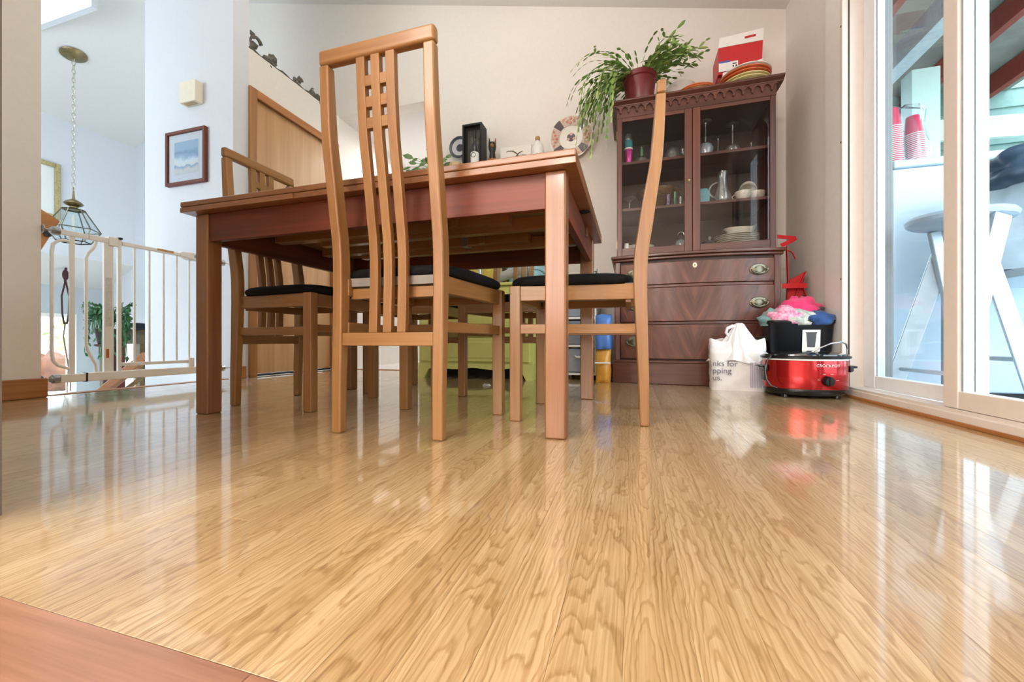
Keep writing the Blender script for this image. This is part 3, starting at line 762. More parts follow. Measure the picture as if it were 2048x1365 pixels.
M['purple_glass'] = glass('purple_glass', (.6, .4, .7), refl=2.0, rough=.03, body=.1, bodycol=(.5, .3, .6)); M['green_glass'] = glass('green_glass', (.35, .75, .5), refl=2.0, rough=.03, body=.12, bodycol=(.3, .6, .4))


def tumbler(name, px, Y, z, r, h, mt, label, cat='glass', flute=8):
    item(name, [(None, L_([(r * .8, 0), (r * .82, .003), (r * .9, h * .4), (r, h), (r * .93, h), (r * .8, h * .3), (r * .7, .006)], fn=lambda a, rr, zz: rr * (1 + .02 * math.cos(flute * a))), mt)], (cx(px, Y), Y, z), label, cat, gr)


tumbler('purple_glass', 1336, 2.69, ZM, .017, .07, M['purple_glass'], 'purple glass on the middle shelf, below the brown bowl')
tumbler('green_glass', 1350, 2.69, ZM, .014, .085, M['green_glass'], 'slim green glass on the middle shelf, beside the purple one')
tumbler('shot_glass', 1361, 2.69, ZM, .014, .05, M['crystal'], 'clear shot glass on the middle shelf, beside the green one')
tumbler('juice_glass', 1290, 2.70, ZM, .02, .075, M['crystal'], 'clear tumbler on the middle shelf under the left of the brown bowl')
aq = mat('aqua_ceramic', '#5FA5B2', .25, vary=.1, coat=.4)
t = MB(); t.loft([[(-.035, -.02, 0), (.035, -.02, 0), (.035, .02, 0), (-.035, .02, 0)], [(-.04, -.02, .05), (.038, -.02, .05), (.038, .02, .05), (-.04, .02, .05)], [(-.04, -.018, .098), (.022, -.018, .098), (.022, .018, .098), (-.04, .018, .098)]])
o = t.build('aqua_dish', aq, None, (cx(1406, 2.72), 2.72, ZM), bevel=.008, segs=3); tag(o, 'aqua blue ceramic dish standing left of the glass pitcher', 'dish', gr)
hd = MB(); hd.tube([(-.03 - .045 * math.sin(t_), 0, .035 + .07 * (1 - math.cos(t_)) / 2 * 1.3) for t_ in (math.pi * k / 10 for k in range(11))], .007, 8)
item('glass_pitcher', [('body', L_([(.042, 0), (.045, .006), (.05, .03), (.042, .065), (.030, .105), (.027, .14), (.032, .185), (.030, .185), (.024, .14), (.036, .06), (.04, .012)], fn=lambda a, r, z: r * (1 + .025 * math.cos(14 * a))), M['crystal']), ('handle', hd, M['crystal'])],
     (cx(1445, 2.72), 2.72, ZM), 'tall cut-glass pitcher with handle on the middle shelf', 'pitcher', gr)


def cup(px, Y, z, label, rot=None, s=1.0):
    b_ = L_([(.03 * s, 0), (.034 * s, .004), (.046 * s, .028 * s), (.049 * s, .052 * s), (.046 * s, .052 * s), (.042 * s, .028 * s), (.028 * s, .006)])
    h = MB().tube([(.045 * s + .018 * s * math.sin(t_), 0, .012 * s + .034 * s * k / 8) for k, t_ in ((k, math.pi * k / 8) for k in range(9))], .003, 8)
    f = MB()
    for a in (-2.2, -1.7, -1.2): f.ball((.0455 * s * math.cos(a), .0455 * s * math.sin(a), .03 * s), (.006, .003, .006), 8, 5)
    item('tea_cup', [('bowl', b_, M['white_china']), ('handle', h, M['white_china']), ('flower', f, mat('cup_flower', '#9A8C80', .4))], (cx(px, Y), Y, z), label, 'cup', gr, rot)


cup(1486, 2.70, ZM, 'white floral tea cup beside the glass pitcher', (0, 0, R(160)), .92)
cup(1513, 2.74, ZM, 'white floral tea cup at the right end of the middle shelf', (0, 0, R(-100)), .98)
cup(1496, 2.75, ZM + .102, 'white tea cup lying tilted on top of the other two', (R(150), R(25), R(20)))
# bottom shelf
item('serving_bowl', [(None, L_([(.06, 0), (.085, .01), (.096, .05), (.100, .088), (.096, .088), (.092, .05), (.05, .012)], 32), M['white_china'])], (cx(1278, 2.865), 2.865, ZB), 'large white serving bowl at the left of the bottom shelf', 'bowl', gr)
item('white_cup', [(None, L_([(.014, 0), (.019, .02), (.019, .03), (.015, .07), (.014, .07), (.016, .03), (.012, .004)]), M['white_china'])], (cx(1253, 2.665), 2.665, ZB), 'narrow white cup in front of the large serving bowl', 'cup', gr)
for k in range(7):
    item('plate', [(None, L_([(.06, 0), (.075, .002), (.108, .009), (.107, .0105), (.074, .004), (.001, .003)], 40), M['white_china'])], (cx(1346, 2.86), 2.86, ZB + .0085 * k), ('lowest', 'second', 'third', 'fourth', 'fifth', 'sixth', 'topmost')[k] + ' cream plate, counted upwards, in the stack behind the left cabinet door', 'plate', 'cream plates stacked behind the left cabinet door')
for k in range(9):
    item('plate', [(None, L_([(.075, 0), (.09, .002), (.130, .0115), (.1295, .0135), (.089, .004), (.001, .003)], 48), M['white_china'])], (.618, 2.80, ZB + .0105 * k), ('lowest', 'second', 'third', 'fourth', 'fifth', 'sixth', 'seventh', 'eighth', 'topmost')[k] + ' white plate, counted upwards, in the tall stack under the gravy boat', 'plate', 'white plates stacked behind the right cabinet door')
gb = MB(); rings = []
for s_, z in ((.5, 0), (.62, .004), (.86, .025), (1.0, .042), (.96, .042), (.8, .022), (.5, .006)):
    rings.append([(.095 * s_ * math.cos(a), .055 * s_ * math.sin(a), z + (.022 * max(0, math.cos(a)) ** 4 if z > .03 else 0)) for a in (2 * math.pi * k / 32 for k in range(32))])
gb.loft(rings)
item('gravy_boat', [(None, gb, M['white_china'])], (cx(1480, 2.77), 2.77, ZB + .101), 'white gravy boat on top of the tall plate stack', 'gravy boat', gr, (0, 0, R(8)))
item('green_glass_bowl', [(None, L_([(.02, 0), (.032, .006), (.044, .03), (.041, .03), (.03, .01), (.016, .005)]), M['green_glass'])], (cx(1315, 2.69), 2.69, ZB), 'little green glass bowl in front of the cream plates', 'bowl', gr)
item('white_dish', [(None, L_([(.03, 0), (.045, .01), (.05, .022), (.047, .022), (.042, .01), (.026, .004)], sx=1, sy=.8), M['white_china'])], (cx(1340, 2.685), 2.685, ZB), 'oval white dish in front of the cream plates', 'dish', gr)
hb = MB(); hb.tube([(.018 * math.cos(t_), 0, .105 + .022 * math.sin(t_)) for t_ in (math.pi * k / 8 for k in range(9))], .003, 6)
item('crystal_jar', [('body', L_([(.03, 0), (.036, .01), (.036, .06), (.03, .075), (.022, .08)], fn=lambda a, r, z: r * (1 + .03 * math.cos(10 * a))), M['crystal_blue']), ('handle', hb, M['crystal']), ('lid', L_([(.024, .08), (.02, .09), (.008, .1), (.006, .108), (.001, .11)]), M['crystal'])],
     (cx(1362, 2.685), 2.685, ZB), 'bluish crystal jar with handled lid beside the cream plates', 'jar', gr)
item('crystal_candy_dish', [('bowl', L_([(.03, 0), (.05, .008), (.062, .028), (.066, .03), (.06, .034)], 28, fn=lambda a, r, z: r * (1 + .035 * math.cos(14 * a))), M['crystal']), ('lid', L_([(.06, .034), (.045, .052), (.02, .062), (.006, .066)], 28, fn=lambda a, r, z: r * (1 + .03 * math.cos(14 * a))), M['crystal']),
                            ('finial', L_([(.005, .066), (.008, .074), (.011, .082), (.007, .09), (.001, .094)], 10), M['crystal'])], (cx(1419, 2.70), 2.70, ZB), 'lidded cut-crystal candy dish beside the tall plate stack', 'dish', gr)
# ------------------------------------------------------------------ on top of the cabinet
ZC = 1.752
pot_m = mat('plant_pot_red', '#6E2326', .35, vary=.1)
soil = mat('potting_soil', '#3A2A20', .9, vary=.3, scale=120, bump=.5)
leaf = mat('cactus_leaf', '#86A352', .45, vary=.3, scale=25, hex2='#587A36')
leaf2 = mat('cactus_leaf_young', '#AFC477', .45, vary=.25, scale=25)
PX, PY = .045, 2.77
pc = empty('christmas_cactus', (PX, PY, ZC), 0, 'trailing green christmas cactus in a dark red pot on top of the cabinet', 'potted plant')
MB().lathe([(.075, 0), (.078, .005), (.10, .20), (.108, .205), (.11, .235), (.103, .235), (.098, .2), (.02, .19)], 32).build('pot', pot_m, pc)
MB().lathe([(.0, .2), (.096, .2), (.096, .206), (0, .212)], 20).build('soil', soil, pc)
rng = random.Random(11)


def seg(mb, p, d, n, ln, w):
    d = d.normalized(); s_ = d.cross(n).normalized(); u = s_.cross(d)
    o = [p, p + d * ln * .3 + s_ * w * .42, p + d * ln * .72 + s_ * w * .5, p + d * ln, p + d * ln * .72 - s_ * w * .5, p + d * ln * .3 - s_ * w * .42]
    c = p + d * ln * .55; t = .0022
    mb.add(o + [c + u * t, c - u * t], [(i, (i + 1) % 6, 6) for i in range(6)] + [((i + 1) % 6, i, 7) for i in range(6)])


def cactus_stem(az, length, rise, droop, base_r=.05, top=.22):
    mb = MB(); a = az
    p = Vector((math.cos(a) * base_r, math.sin(a) * base_r, top))
    el = rise; L0 = 0
    while L0 < length:
        ln = rng.uniform(.042, .066)
        d = Vector((math.cos(a) * math.cos(el), math.sin(a) * math.cos(el), math.sin(el)))
        n = Vector((math.cos(a + rng.uniform(-1.2, 1.2)), math.sin(a + rng.uniform(-1, 1)), .6 + rng.uniform(0, .8)))
        seg(mb, p, d, n, ln, rng.uniform(.014, .022))
        if p.y + PY + d.y * ln > 3.03: a += .6
        if p.z > .40: el = min(el, -.3)
        over = -.165 < p.x + d.x * ln < .9 and p.y + d.y * ln > -.225
        if over and p.z + d.z * ln < .03: break
        if p.x > .13 and p.z < .25: break
        if rng.random() < .22 and L0 > .1:   # side twig
            a2 = a + rng.choice((-.8, .8)); d2 = Vector((math.cos(a2) * math.cos(el), math.sin(a2) * math.cos(el), math.sin(el) + .2)); q = p + d * ln
            if q.y + PY + .06 < 3.03: seg(mb, q, d2, n, .048, .017); seg(mb, q + d2.normalized() * .048, d2 + Vector((0, 0, -.3)), n, .04, .015)
        p = p + d * ln; L0 += ln; a += rng.uniform(-.12, .12); el = max(el - droop * ln * rng.uniform(.6, 1.4), -1.45)
    return mb


k = 0
for i in range(170):
    u = rng.random()
    if u < .48: az = rng.uniform(2.3, 4.2); ln = rng.uniform(.28, .56); rise = rng.uniform(-.1, .8); dr = rng.uniform(3.2, 6.5)   # to the left
    elif u < .80: az = rng.uniform(-1.1, .7); ln = rng.uniform(.18, .38); rise = rng.uniform(.2, 1.0); dr = rng.uniform(2.5, 6)
    else: az = rng.uniform(0, 6.28); ln = rng.uniform(.10, .22); rise = rng.uniform(.3, .9); dr = rng.uniform(2.5, 6)
    if math.sin(az) > .35: ln = min(ln, .22)
    cactus_stem(az, ln, rise, dr, rng.uniform(.02, .09)).build('stem', leaf2 if rng.random() < .3 else leaf, pc, smooth=False)

or_rim = mat('orange_rim', '#D2683A', .25, coat=.5); ylw = mat('cream_yellow_glaze', '#DCCB8E', .25, coat=.5, vary=.04)
GP = 'orange and cream plates on top of the cabinet'


def dinner_plate(loc, r, label, body, rim, rot=None):
    e = empty('dinner_plate', loc, 0, label, 'plate', GP)
    if rot: e.rotation_euler = rot
    L_([(r * .55, 0), (r * .66, .003), (r * .93, .012), (r * .93, .0145), (r * .66, .006), (.001, .005)], 48).build('body', body, e)
    L_([(r * .93, .0115), (r * .985, .0135), (r, .0165), (r * .985, .0185), (r * .93, .0155)], 48, cap0=False, cap1=False).build('rim', rim, e)


bx = .38
dinner_plate((bx, 2.74, ZC), .135, 'cream plate at the bottom of the small stack left of the red box', ylw, ylw)
dinner_plate((bx, 2.74, ZC + .016), .135, 'second plate of the small stack left of the red box, orange rimmed', ylw, or_rim)
dinner_plate((bx, 2.74, ZC + .032), .125, 'orange rimmed plate on top of the small stack left of the red box', M['white_china'], or_rim)
RX = .643
dinner_plate((RX, 2.70, ZC), .135, 'cream plate at the bottom of the stack in front of the red box', ylw, ylw)
dinner_plate((RX, 2.70, ZC + .018), .135, 'second cream plate from below in front of the red box', ylw, ylw)
dinner_plate((RX - .003, 2.70, ZC + .036), .137, 'orange plate third from below in front of the red box', or_rim, or_rim)
dinner_plate((RX, 2.70, ZC + .054), .137, 'orange plate fourth from below in front of the red box', or_rim, or_rim)
dinner_plate((RX + .004, 2.70, ZC + .072), .134, 'white plate on top of the stack in front of the red box', M['white_china'], M['white_china'])
pk = MB(); pk.loft([[(-.11, -.06, 0), (.10, -.06, 0), (.10, .05, 0), (-.11, .05, 0)], [(-.11, -.05, .03), (.10, -.05, .075), (.10, -.04, .075), (-.11, -.04, .03)]])
o = pk.build('paper_packaging', M['paper'], None, (RX - .01, 2.735, ZC + .092)); tag(o, 'crumpled white packing paper lying on the plates before the red box', 'paper')
fj = empty('floral_canister', (.31, 2.92, ZC), 0, 'pale translucent floral canister behind the small plate stack on the cabinet', 'canister')
fg = glass('floral_glass', (.96, .92, .9), refl=1.2, rough=.1, body=.5, bodycol=(.86, .80, .76))
L_([(.07, 0), (.085, .01), (.095, .06), (.098, .17), (.092, .21), (.085, .215), (.08, .2), (.088, .06)], 32).build('body', fg, fj)
ff = MB(); rng = random.Random(5)
for i in range(26):
    a = rng.uniform(3.3, 6.2); ff.ball((.0975 * math.cos(a), .0975 * math.sin(a), rng.uniform(.07, .13)), (.009, .004, .008), 7, 5)
ff.build('flower_band', mat('flower_print', '#B98F88', .5, hex2='#8E9A78', scale=60), fj)
red = mat('box_red', '#C62A30', .4, vary=.04); dred = mat('box_dark_red', '#8E1E24', .5, vary=.06)  # lower box gets a darker red than the upper one
rb = empty('red_gift_box', (RX + .008, 2.88, ZC), 0, 'tall red and white cardboard box on top of the cabinet', 'box')
MB().box(-.125, .115, -.02, .12, 0, .20).build('lower_box', dred, rb, bevel=.002)
ub = MB(); ub.loft([[(-.128, -.045, .205), (.118, -.045, .205), (.118, .12, .20), (-.128, .12, .20)], [(-.128, -.06, .365), (.122, -.06, .365), (.122, .12, .365), (-.128, .12, .365)]]); ub.build('upper_box', red, rb, bevel=.002)
fl_ = MB(); fl_.loft([[(-.128, -.061, .365), (.122, -.061, .365), (.122, -.057, .365), (-.128, -.057, .365)], [(-.124, -.07, .42), (.124, -.07, .432), (.124, -.066, .432), (-.124, -.066, .42)]]); fl_.build('white_flap', M['paper'], rb)
lb = MB(); lb.box(-.125, -.015, -.0552, -.0542, .215, .27); lb.m = 1; lb.box(-.122, -.06, -.0558, -.0552, .268, .279); lb.m = 2; lb.box(-.046, -.022, -.0556, -.0552, .252, .258); lb.box(-.046, -.038, -.0556, -.0552, .235, .246); lb.box(-.03, -.022, -.0556, -.0552, .235, .246)
lb.build('price_sticker', [M['paper'], mat('sticker_blue', '#4C62B8', .5), M['black_matte']], rb)
pr = MB(); pr.loft([[(.02, -.068, .391), (.08, -.068, .394), (.08, -.06, .394), (.02, -.06, .391)], [(.02, -.0695, .402), (.08, -.0695, .405), (.08, -.062, .405), (.02, -.062, .402)]]); pr.build('red_print', red, rb)

# ------------------------------------------------------------------ wall plates and the shelf behind the table
sh = sbox('wall_shelf', M['white_trim'], -1.62, -.48, 2.80, YB - .001, 1.47, 1.50, bevel=.003)
for k in ('kind', 'label'):
    if k in sh: del sh[k]
tag(sh, 'white wall shelf behind the table carrying ornaments', 'shelf')
SH = 1.50
im = empty('imari_plate', (-.442, YB - .028, 1.79), 0, 'round scalloped orange, white and maroon patterned plate hung on the back wall', 'plate')
SC_ = lambda a, r, z: r * (1 + (.018 * math.cos(12 * a) if r > .1 else 0))
L_([(.001, .004), (.085, .004), (.095, .010), (.16, .022), (.163, .025), (.155, .024), (.092, .014), (.001, .009)], 96, fn=SC_).build('body', M['white_china'], im, None, (R(90), 0, 0))
org = mat('plate_orange', '#C4683A', .35, hex2='#D9A78E', scale=50, coat=.4); mar = mat('plate_maroon', '#4C2228', .35, hex2='#2A2230', scale=45, coat=.4); gry = mat('plate_lattice', '#DDD2C6', .4, hex2='#B98A74', scale=110, coat=.4); pnk = mat('plate_pink', '#D8A8A0', .4, coat=.4)


def wedge(name, mt, a0, a1, r0, r1, h0, h1, n=8):
    mb = MB(); 
    ri = [[((r0) * math.cos(a), r0 * math.sin(a), h0) for a in (a0 + (a1 - a0) * k / n for k in range(n + 1))], [(r1 * math.cos(a), r1 * math.sin(a), h1) for a in (a0 + (a1 - a0) * k / n for k in range(n + 1))]]
    mb.loft(ri, False, False, closed=False); mb.build(name, mt, im, None, (R(90), 0, 0))


L_([(0, .0098), (.046, .0098), (.046, .0104), (0, .0112)], 24).build('medallion', mar, im, None, (R(90), 0, 0))
for k in range(3):
    a = R(90 + 120 * k); m_ = MB(); m_.ball((.025 * math.cos(a), .025 * math.sin(a), .011), (.012, .012, .0016), 12, 6); m_.build('petal', pnk, im, None, (R(90), 0, 0))
for k in range(4):
    wedge('lattice_panel', gry, R(90 * k - 33), R(90 * k + 33), .088, .153, .0172, .0252)
    wedge('corner_panel', mar, R(90 * k + 45 - 12), R(90 * k + 45 + 11), .092, .157, .0166, .0252)
    for da, rr in ((-.38, .14), (-.2, .12), (.0, .135), (.03, .105), (.22, .118), (.4, .14)):
        a = R(90 * k) + da; m_ = MB(); m_.ball((rr * math.cos(a), rr * math.sin(a), .0225), (.011, .011, .003), 10, 6); m_.build('painted_flower', org, im, None, (R(90), 0, 0))
    a = R(90 * k + 90); m_ = MB(); m_.ball((.075 * math.cos(a), .075 * math.sin(a), .0098), (.012 if k % 2 == 0 else .007, .006 if k % 2 == 0 else .012, .0016), 8, 5); m_.build('painted_leaf', mar, im, None, (R(90), 0, 0))
bp = empty('blue_white_plate', (-1.355, YB - .025, 1.84), 0, 'small round plate with navy rim and navy centre on the back wall', 'plate')
navy = mat('navy_glaze', '#2E3648', .3, coat=.5); pale = mat('pale_glaze', '#C9CCD0', .3, coat=.5)
L_([(.001, 0), (.05, 0), (.068, .012), (.066, .015), (.049, .006), (.001, .006)], 40).build('body', pale, bp, None, (R(90), 0, 0))
L_([(.066, .0125), (.072, .013), (.089, .021), (.0885, .023), (.07, .0165), (.066, .0155)], 40, cap0=False, cap1=False).build('rim', navy, bp, None, (R(90), 0, 0))
L_([(0, .0065), (.031, .0065), (.03, .0085), (0, .009)], 30).build('centre', navy, bp, None, (R(90), 0, 0))
# shadow box
sb_ = empty('shadow_box', (-1.182, 2.92, SH), 0, 'black shadow box frame with grey mat on the shelf behind the table', 'frame')
for nm, b_ in (('side', (-.08, -.066, -.055, .06, 0, .43)), ('side', (.066, .08, -.055, .06, 0, .43)), ('top', (-.066, .066, -.055, .06, .414, .43)), ('bottom', (-.066, .066, -.055, .06, 0, .014))):
    MB().box(*b_).build(nm, M['black_matte'], sb_, bevel=.002)
MB().box(-.066, .066, .02, .03, .014, .414).build('back_mat', mat('grey_mat', '#6C6A68', .7), sb_)
MB().box(-.038, .038, .012, .0195, .05, .36).build('photo', mat('shadow_photo', '#A79F92', .6, hex2='#57544F', scale=18), sb_)
MB().box(-.066, .066, -.04, -.038, .014, .414).build('pane', M['pane_in'], sb_)
wb = empty('wine_bottle', (-1.145, 2.835, SH), 0, 'small dark wine bottle with white label before the black shadow box', 'bottle')
L_([(.028, 0), (.031, .004), (.031, .205), (.026, .235), (.012, .262), (.011, .335), (.0125, .337), (.0125, .352), (.01, .352)], 28).build('body', mat('bottle_dark', '#15161A', .12, coat=.4), wb)
L_([(.0314, .06), (.0316, .062), (.0316, .178), (.0314, .18)], 28, cap0=False, cap1=False).build('label_band', M['paper'], wb)
m_ = MB(); m_.tube([(.017 * math.cos(a), -.0318, .155 + .017 * math.sin(a)) for a in (2 * math.pi * k / 20 for k in range(20))], .002, 6, True); m_.build('ring_print', M['black_matte'], wb)
L_([(.0126, .29), (.0128, .292), (.0128, .35), (.0105, .353)], 20).build('capsule', M['black'], wb)
# dog figurine
dg = empty('dog_figurine', (-1.015, 2.87, SH), R(15), 'black and tan dog figurine with pricked ears beside the shadow box', 'figurine')
tan = mat('dog_tan', '#9A6236', .5, vary=.2); blk = mat('dog_black', '#1C1714', .5)
b_ = MB(); b_.loft([[(sx * math.cos(a) + ox, sy * math.sin(a) + oy, z) for a in (2 * math.pi * k / 16 for k in range(16))] for sx, sy, ox, oy, z in
                    ((.034, .04, 0, 0, 0), (.036, .045, 0, 0, .04), (.032, .04, 0, -.004, .10), (.024, .028, 0, -.012, .15), (.02, .022, 0, -.014, .175), (.027, .03, 0, -.016, .20), (.03, .032, 0, -.018, .225), (.024, .026, 0, -.016, .248), (.008, .01, 0, -.014, .256))])
b_.build('body', blk, dg, sharp=80)
m_ = MB(); m_.ball((0, -.052, .212), (.014, .02, .012)); m_.ball((0, -.03, .09), (.018, .018, .05)); m_.build('muzzle_chest', tan, dg)
for sx in (-1, 1):
    MB().loft([[(sx * .012, -.02, .243), (sx * .03, -.016, .238), (sx * .026, -.006, .240), (sx * .014, -.008, .245)], [(sx * .022, -.02, .285), (sx * .026, -.018, .284), (sx * .025, -.015, .284), (sx * .023, -.016, .285)]]).build('ear', tan if sx > 0 else blk, dg)
    MB().tube([(sx * .02, -.035, .12), (sx * .021, -.045, .06), (sx * .02, -.05, .008), (sx * .02, -.062, .006)], [.012, .010, .010, .008]).build('front_leg', tan, dg)
# canvas, white bottle, figurine, beige dish, plant
cv = empty('branch_canvas', (-.865, 2.965, SH), 0, 'small white canvas with a painted bare branch on the shelf', 'picture')
MB().box(-.125, .125, -.012, .012, 0, .265).build('canvas', mat('canvas_white', '#F0EBE2', .8, vary=.02), cv, bevel=.002, rot=(R(-6), 0, 0))
br = MB(); br.tube([(-.02, -.0135, .13), (.0, -.0135, .17), (.03, -.0135, .205), (.06, -.0135, .215)], [.006, .005, .004, .002], 6); br.tube([(.02, -.0135, .195), (-.02, -.0135, .225), (-.06, -.0135, .23), (-.075, -.0135, .222)], [.005, .004, .003, .002], 6); br.tube([(.01, -.0135, .18), (.06, -.0135, .19), (.09, -.0135, .18)], [.002, .0015, .001], 6)
br.build('branch', mat('branch_brown', '#6E5A50', .7), cv, rot=(R(-6), 0, 0))
item('white_bottle', [('body', L_([(.04, 0), (.048, .01), (.05, .10), (.048, .16), (.038, .205), (.02, .23), (.016, .236)], 28), mat('white_glaze', '#EAE6E2', .25, coat=.4)), ('stopper', L_([(.016, .236), (.018, .24), (.019, .26), (.014, .268), (.001, .27)], 20), mat('cork', '#B58E62', .7))], (-.672, 2.90, SH), 'plump white bottle with cork stopper at the right end of the shelf', 'bottle')
sq = MB(); sq.tube([(.0, 0, 0), (.012, 0, .02), (.004, 0, .05), (-.008, 0, .08), (.002, 0, .11), (.016, 0, .13), (.016, 0, .15), (.0, 0, .158), (-.012, 0, .148)], [.012, .012, .014, .014, .012, .011, .01, .008, .004], 10)
item('seahorse_figurine', [(None, sq, M['white_china'])], (-1.378, 2.93, SH), 'little white curled figurine in front of the navy rimmed plate', 'figurine')
item('beige_dish', [(None, L_([(.03, 0), (.044, .02), (.05, .1), (.048, .135), (.044, .135), (.036, .02)], 24), mat('beige_ceramic', '#D2B586', .5))], (-1.318, 2.87, SH), 'beige ceramic bowl left of the black shadow box', 'bowl')
ppl = empty('trailing_houseplant', (-1.53, 2.90, SH), 0, 'small green houseplant in a white pot at the left end of the shelf', 'potted plant')
L_([(.045, 0), (.06, .01), (.068, .1), (.064, .1), (.05, .02)], 24).build('pot', M['white_china'], ppl)
hl = mat('houseplant_leaf', '#4E6F3A', .4, hex2='#7E9A62', scale=40)
rng = random.Random(21)
for i in range(34):
    a = rng.uniform(0, 6.28) if i > 14 else rng.uniform(2.4, 3.9); mb = MB(); rr = rng.uniform(.05, .12) if i > 14 else rng.uniform(.1, .2); z = rng.uniform(.10, .24)
    p0 = Vector((0, 0, .09)); p1 = Vector((math.cos(a) * rr, math.sin(a) * rr * .6, z)); mb.tube([p0, (p0 + p1) / 2 + Vector((0, 0, .03)), p1], .0018, 5)
    d = Vector((math.cos(a), math.sin(a) * .6, rng.uniform(-.6, .5))); seg(mb, p1, d, Vector((rng.uniform(-.5, .5), -1, .4)), rng.uniform(.06, .09), rng.uniform(.03, .05))
    mb.build('leaf', hl, ppl, smooth=False)

# ------------------------------------------------------------------ yellow dresser and neighbours
yel = mat('dresser_yellow', '#CFCB74', .42, vary=.03); yd = mat('dresser_groove', '#7E7A3C', .6)
dx0, dx1, dy0 = -1.435, -.612, 2.50
ds = empty('yellow_dresser', ((dx0 + dx1) / 2, dy0, 0), 0, 'pale yellow dresser with scalloped apron behind the table', 'dresser')
hw_ = (dx1 - dx0) / 2
MB().box(-hw_, hw_, .014, .45, .105, .62).build('carcass', yel, ds, bevel=.003)
MB().box(-hw_ - .012, hw_ + .012, -.012, .455, .62, .64).build('dresser_top', yel, ds, bevel=.005)
for i, (z0, z1) in enumerate(((.45, .605), (.285, .44), (.118, .275))):
    d = MB().box(-hw_ + .02, hw_ - .02, -.002, .02, z0, z1).build('drawer', yel, ds, bevel=.004)
    MB().box(-hw_ + .09, hw_ - .09, -.006, .0, z0 + .025, z1 - .025).build('drawer_panel', yel, d, bevel=.003)
    for sx in (-1, 1): L_([(.006, 0), (.008, .01), (.016, .018), (.014, .026), (.001, .03)], 16).build('knob', M['white_china'], d, (sx * .2, -.004, (z0 + z1) / 2), (R(90), 0, 0))
ap = [(-hw_, .105), (-hw_, 0), (-hw_ + .04, 0)]
for k in range(25):
    u = k / 24; xx = -hw_ + .045 + u * (2 * hw_ - .09); e = min(u, 1 - u)
    zz = .076 if e > .09 else .076 * math.sin(e / .09 * math.pi / 2) ** .6
    if e > .12: zz -= .012 * (1 - math.cos((u - .12) / .76 * 4 * math.pi)) / 2
    ap.append((xx, max(zz, 0)))
ap += [(hw_ - .04, 0), (hw_, 0), (hw_, .105)]
MB().prism(ap[::-1], 0, .018, 'xz').build('scalloped_apron', yel, ds)
for x0 in (-hw_, hw_ - .018): MB().box(x0, x0 + .018, .018, .45, 0, .105).build('side_foot', yel, ds)
MB().box(-hw_ + .018, hw_ - .018, .25, .26, 0, .105).build('shadow_board', M['black_matte'], ds)  # black board painted in for the shade beneath the dresser
yb = empty('yellow_file_box', (-.98, 2.74, .64), 0, 'mustard yellow box with dark corner strap on the dresser', 'box')
MB().box(-.135, .135, -.1, .1, 0, .22).build('body', mat('mustard', '#C9B34E', .5), yb, bevel=.004)
MB().box(.118, .139, -.105, -.09, 0, .224).build('corner_strap', M['black_matte'], yb)
MB().beam((.06, -.106, .19), (.12, -.106, .14), .008, .02).build('strap', M['black_matte'], yb)
cb_ = empty('teal_crate', (-.72, 2.76, .64), 0, 'pale teal plastic bin on the right end of the dresser', 'bin')
tl = mat('pale_teal', '#9CC7CC', .4)
cr_ = MB(); cr_.lathe([(.11, 0), (.115, .005), (.125, .2), (.135, .203), (.135, .22), (.12, .22), (.115, .02)], 4 * 8, fn=lambda a, r, z: r * (abs(math.cos(a)) ** 6 + abs(math.sin(a)) ** 6) ** (-1 / 6) * .95); cr_.build('bin_body', tl, cb_)
MB().lathe([(.128, .1), (.131, .105), (.131, .115), (.128, .12)], 32, fn=lambda a, r, z: r * (abs(math.cos(a)) ** 6 + abs(math.sin(a)) ** 6) ** (-1 / 6) * .95, cap0=False, cap1=False).build('rib', tl, cb_)
pr_ = MB(); pr_.tube([(-.10, 0, 0), (-.095, 0, 0), (.0, -.01, .025), (.11, -.02, .055)], [.001, .032, .032, .032], 16)
o = pr_.build('paper_roll', mat('grey_roll', '#A5A49E', .5), None, (-.78, 2.55, .674)); tag(o, 'grey paper roll lying before the teal bin on the dresser', 'roll')
for k, (xx, lb_) in enumerate(((-.985, 'grey metal tube standing before the mustard box'), (-.60 - .06, 'grey metal tube standing before the teal bin'))):
    o = L_([(.014, 0), (.0145, .002), (.0145, .21), (.012, .212)], 16).build('metal_tube', M['steel'], None, (xx, 2.53 if k == 0 else 2.60, .64)); tag(o, lb_, 'tube')
# plastic drawer tower
pt = empty('plastic_drawer_tower', (-.335, 2.66, 0), 0, 'white plastic drawer tower with smoky drawers beside the cabinet', 'drawer unit')
smoke = mat('smoky_plastic', '#7D8590', .3, vary=.06, coat=.3)
TW, TD, THh = .11, .34, .60
for x0 in (-TW, TW - .012): MB().box(x0, x0 + .012, 0, TD, .03, THh).build('side', M['white_plastic'], pt, bevel=.002)
for z in (.03, .215, .40, .585): MB().box(-TW + .012, TW - .012, 0, TD, z, z + .016).build('shelf', M['white_plastic'], pt, bevel=.002)
for z in (.05, .235, .42):
    d = MB().box(-TW + .014, TW - .014, .006, TD - .01, z, z + .155).build('drawer', smoke, pt, bevel=.004)
    MB().tube([(-.03, .004, z + .11), (-.02, -.01, z + .10), (.02, -.01, z + .10), (.03, .004, z + .11)], .005, 8).build('handle', M['white_plastic'], d)
for sx in (-1, 1):
    for yy in (.03, TD - .03): L_([(.012, 0), (.015, .004), (.012, .03)], 12).build('foot', M['black'], pt, (sx * (TW - .025), yy, 0))
rng = random.Random(9)


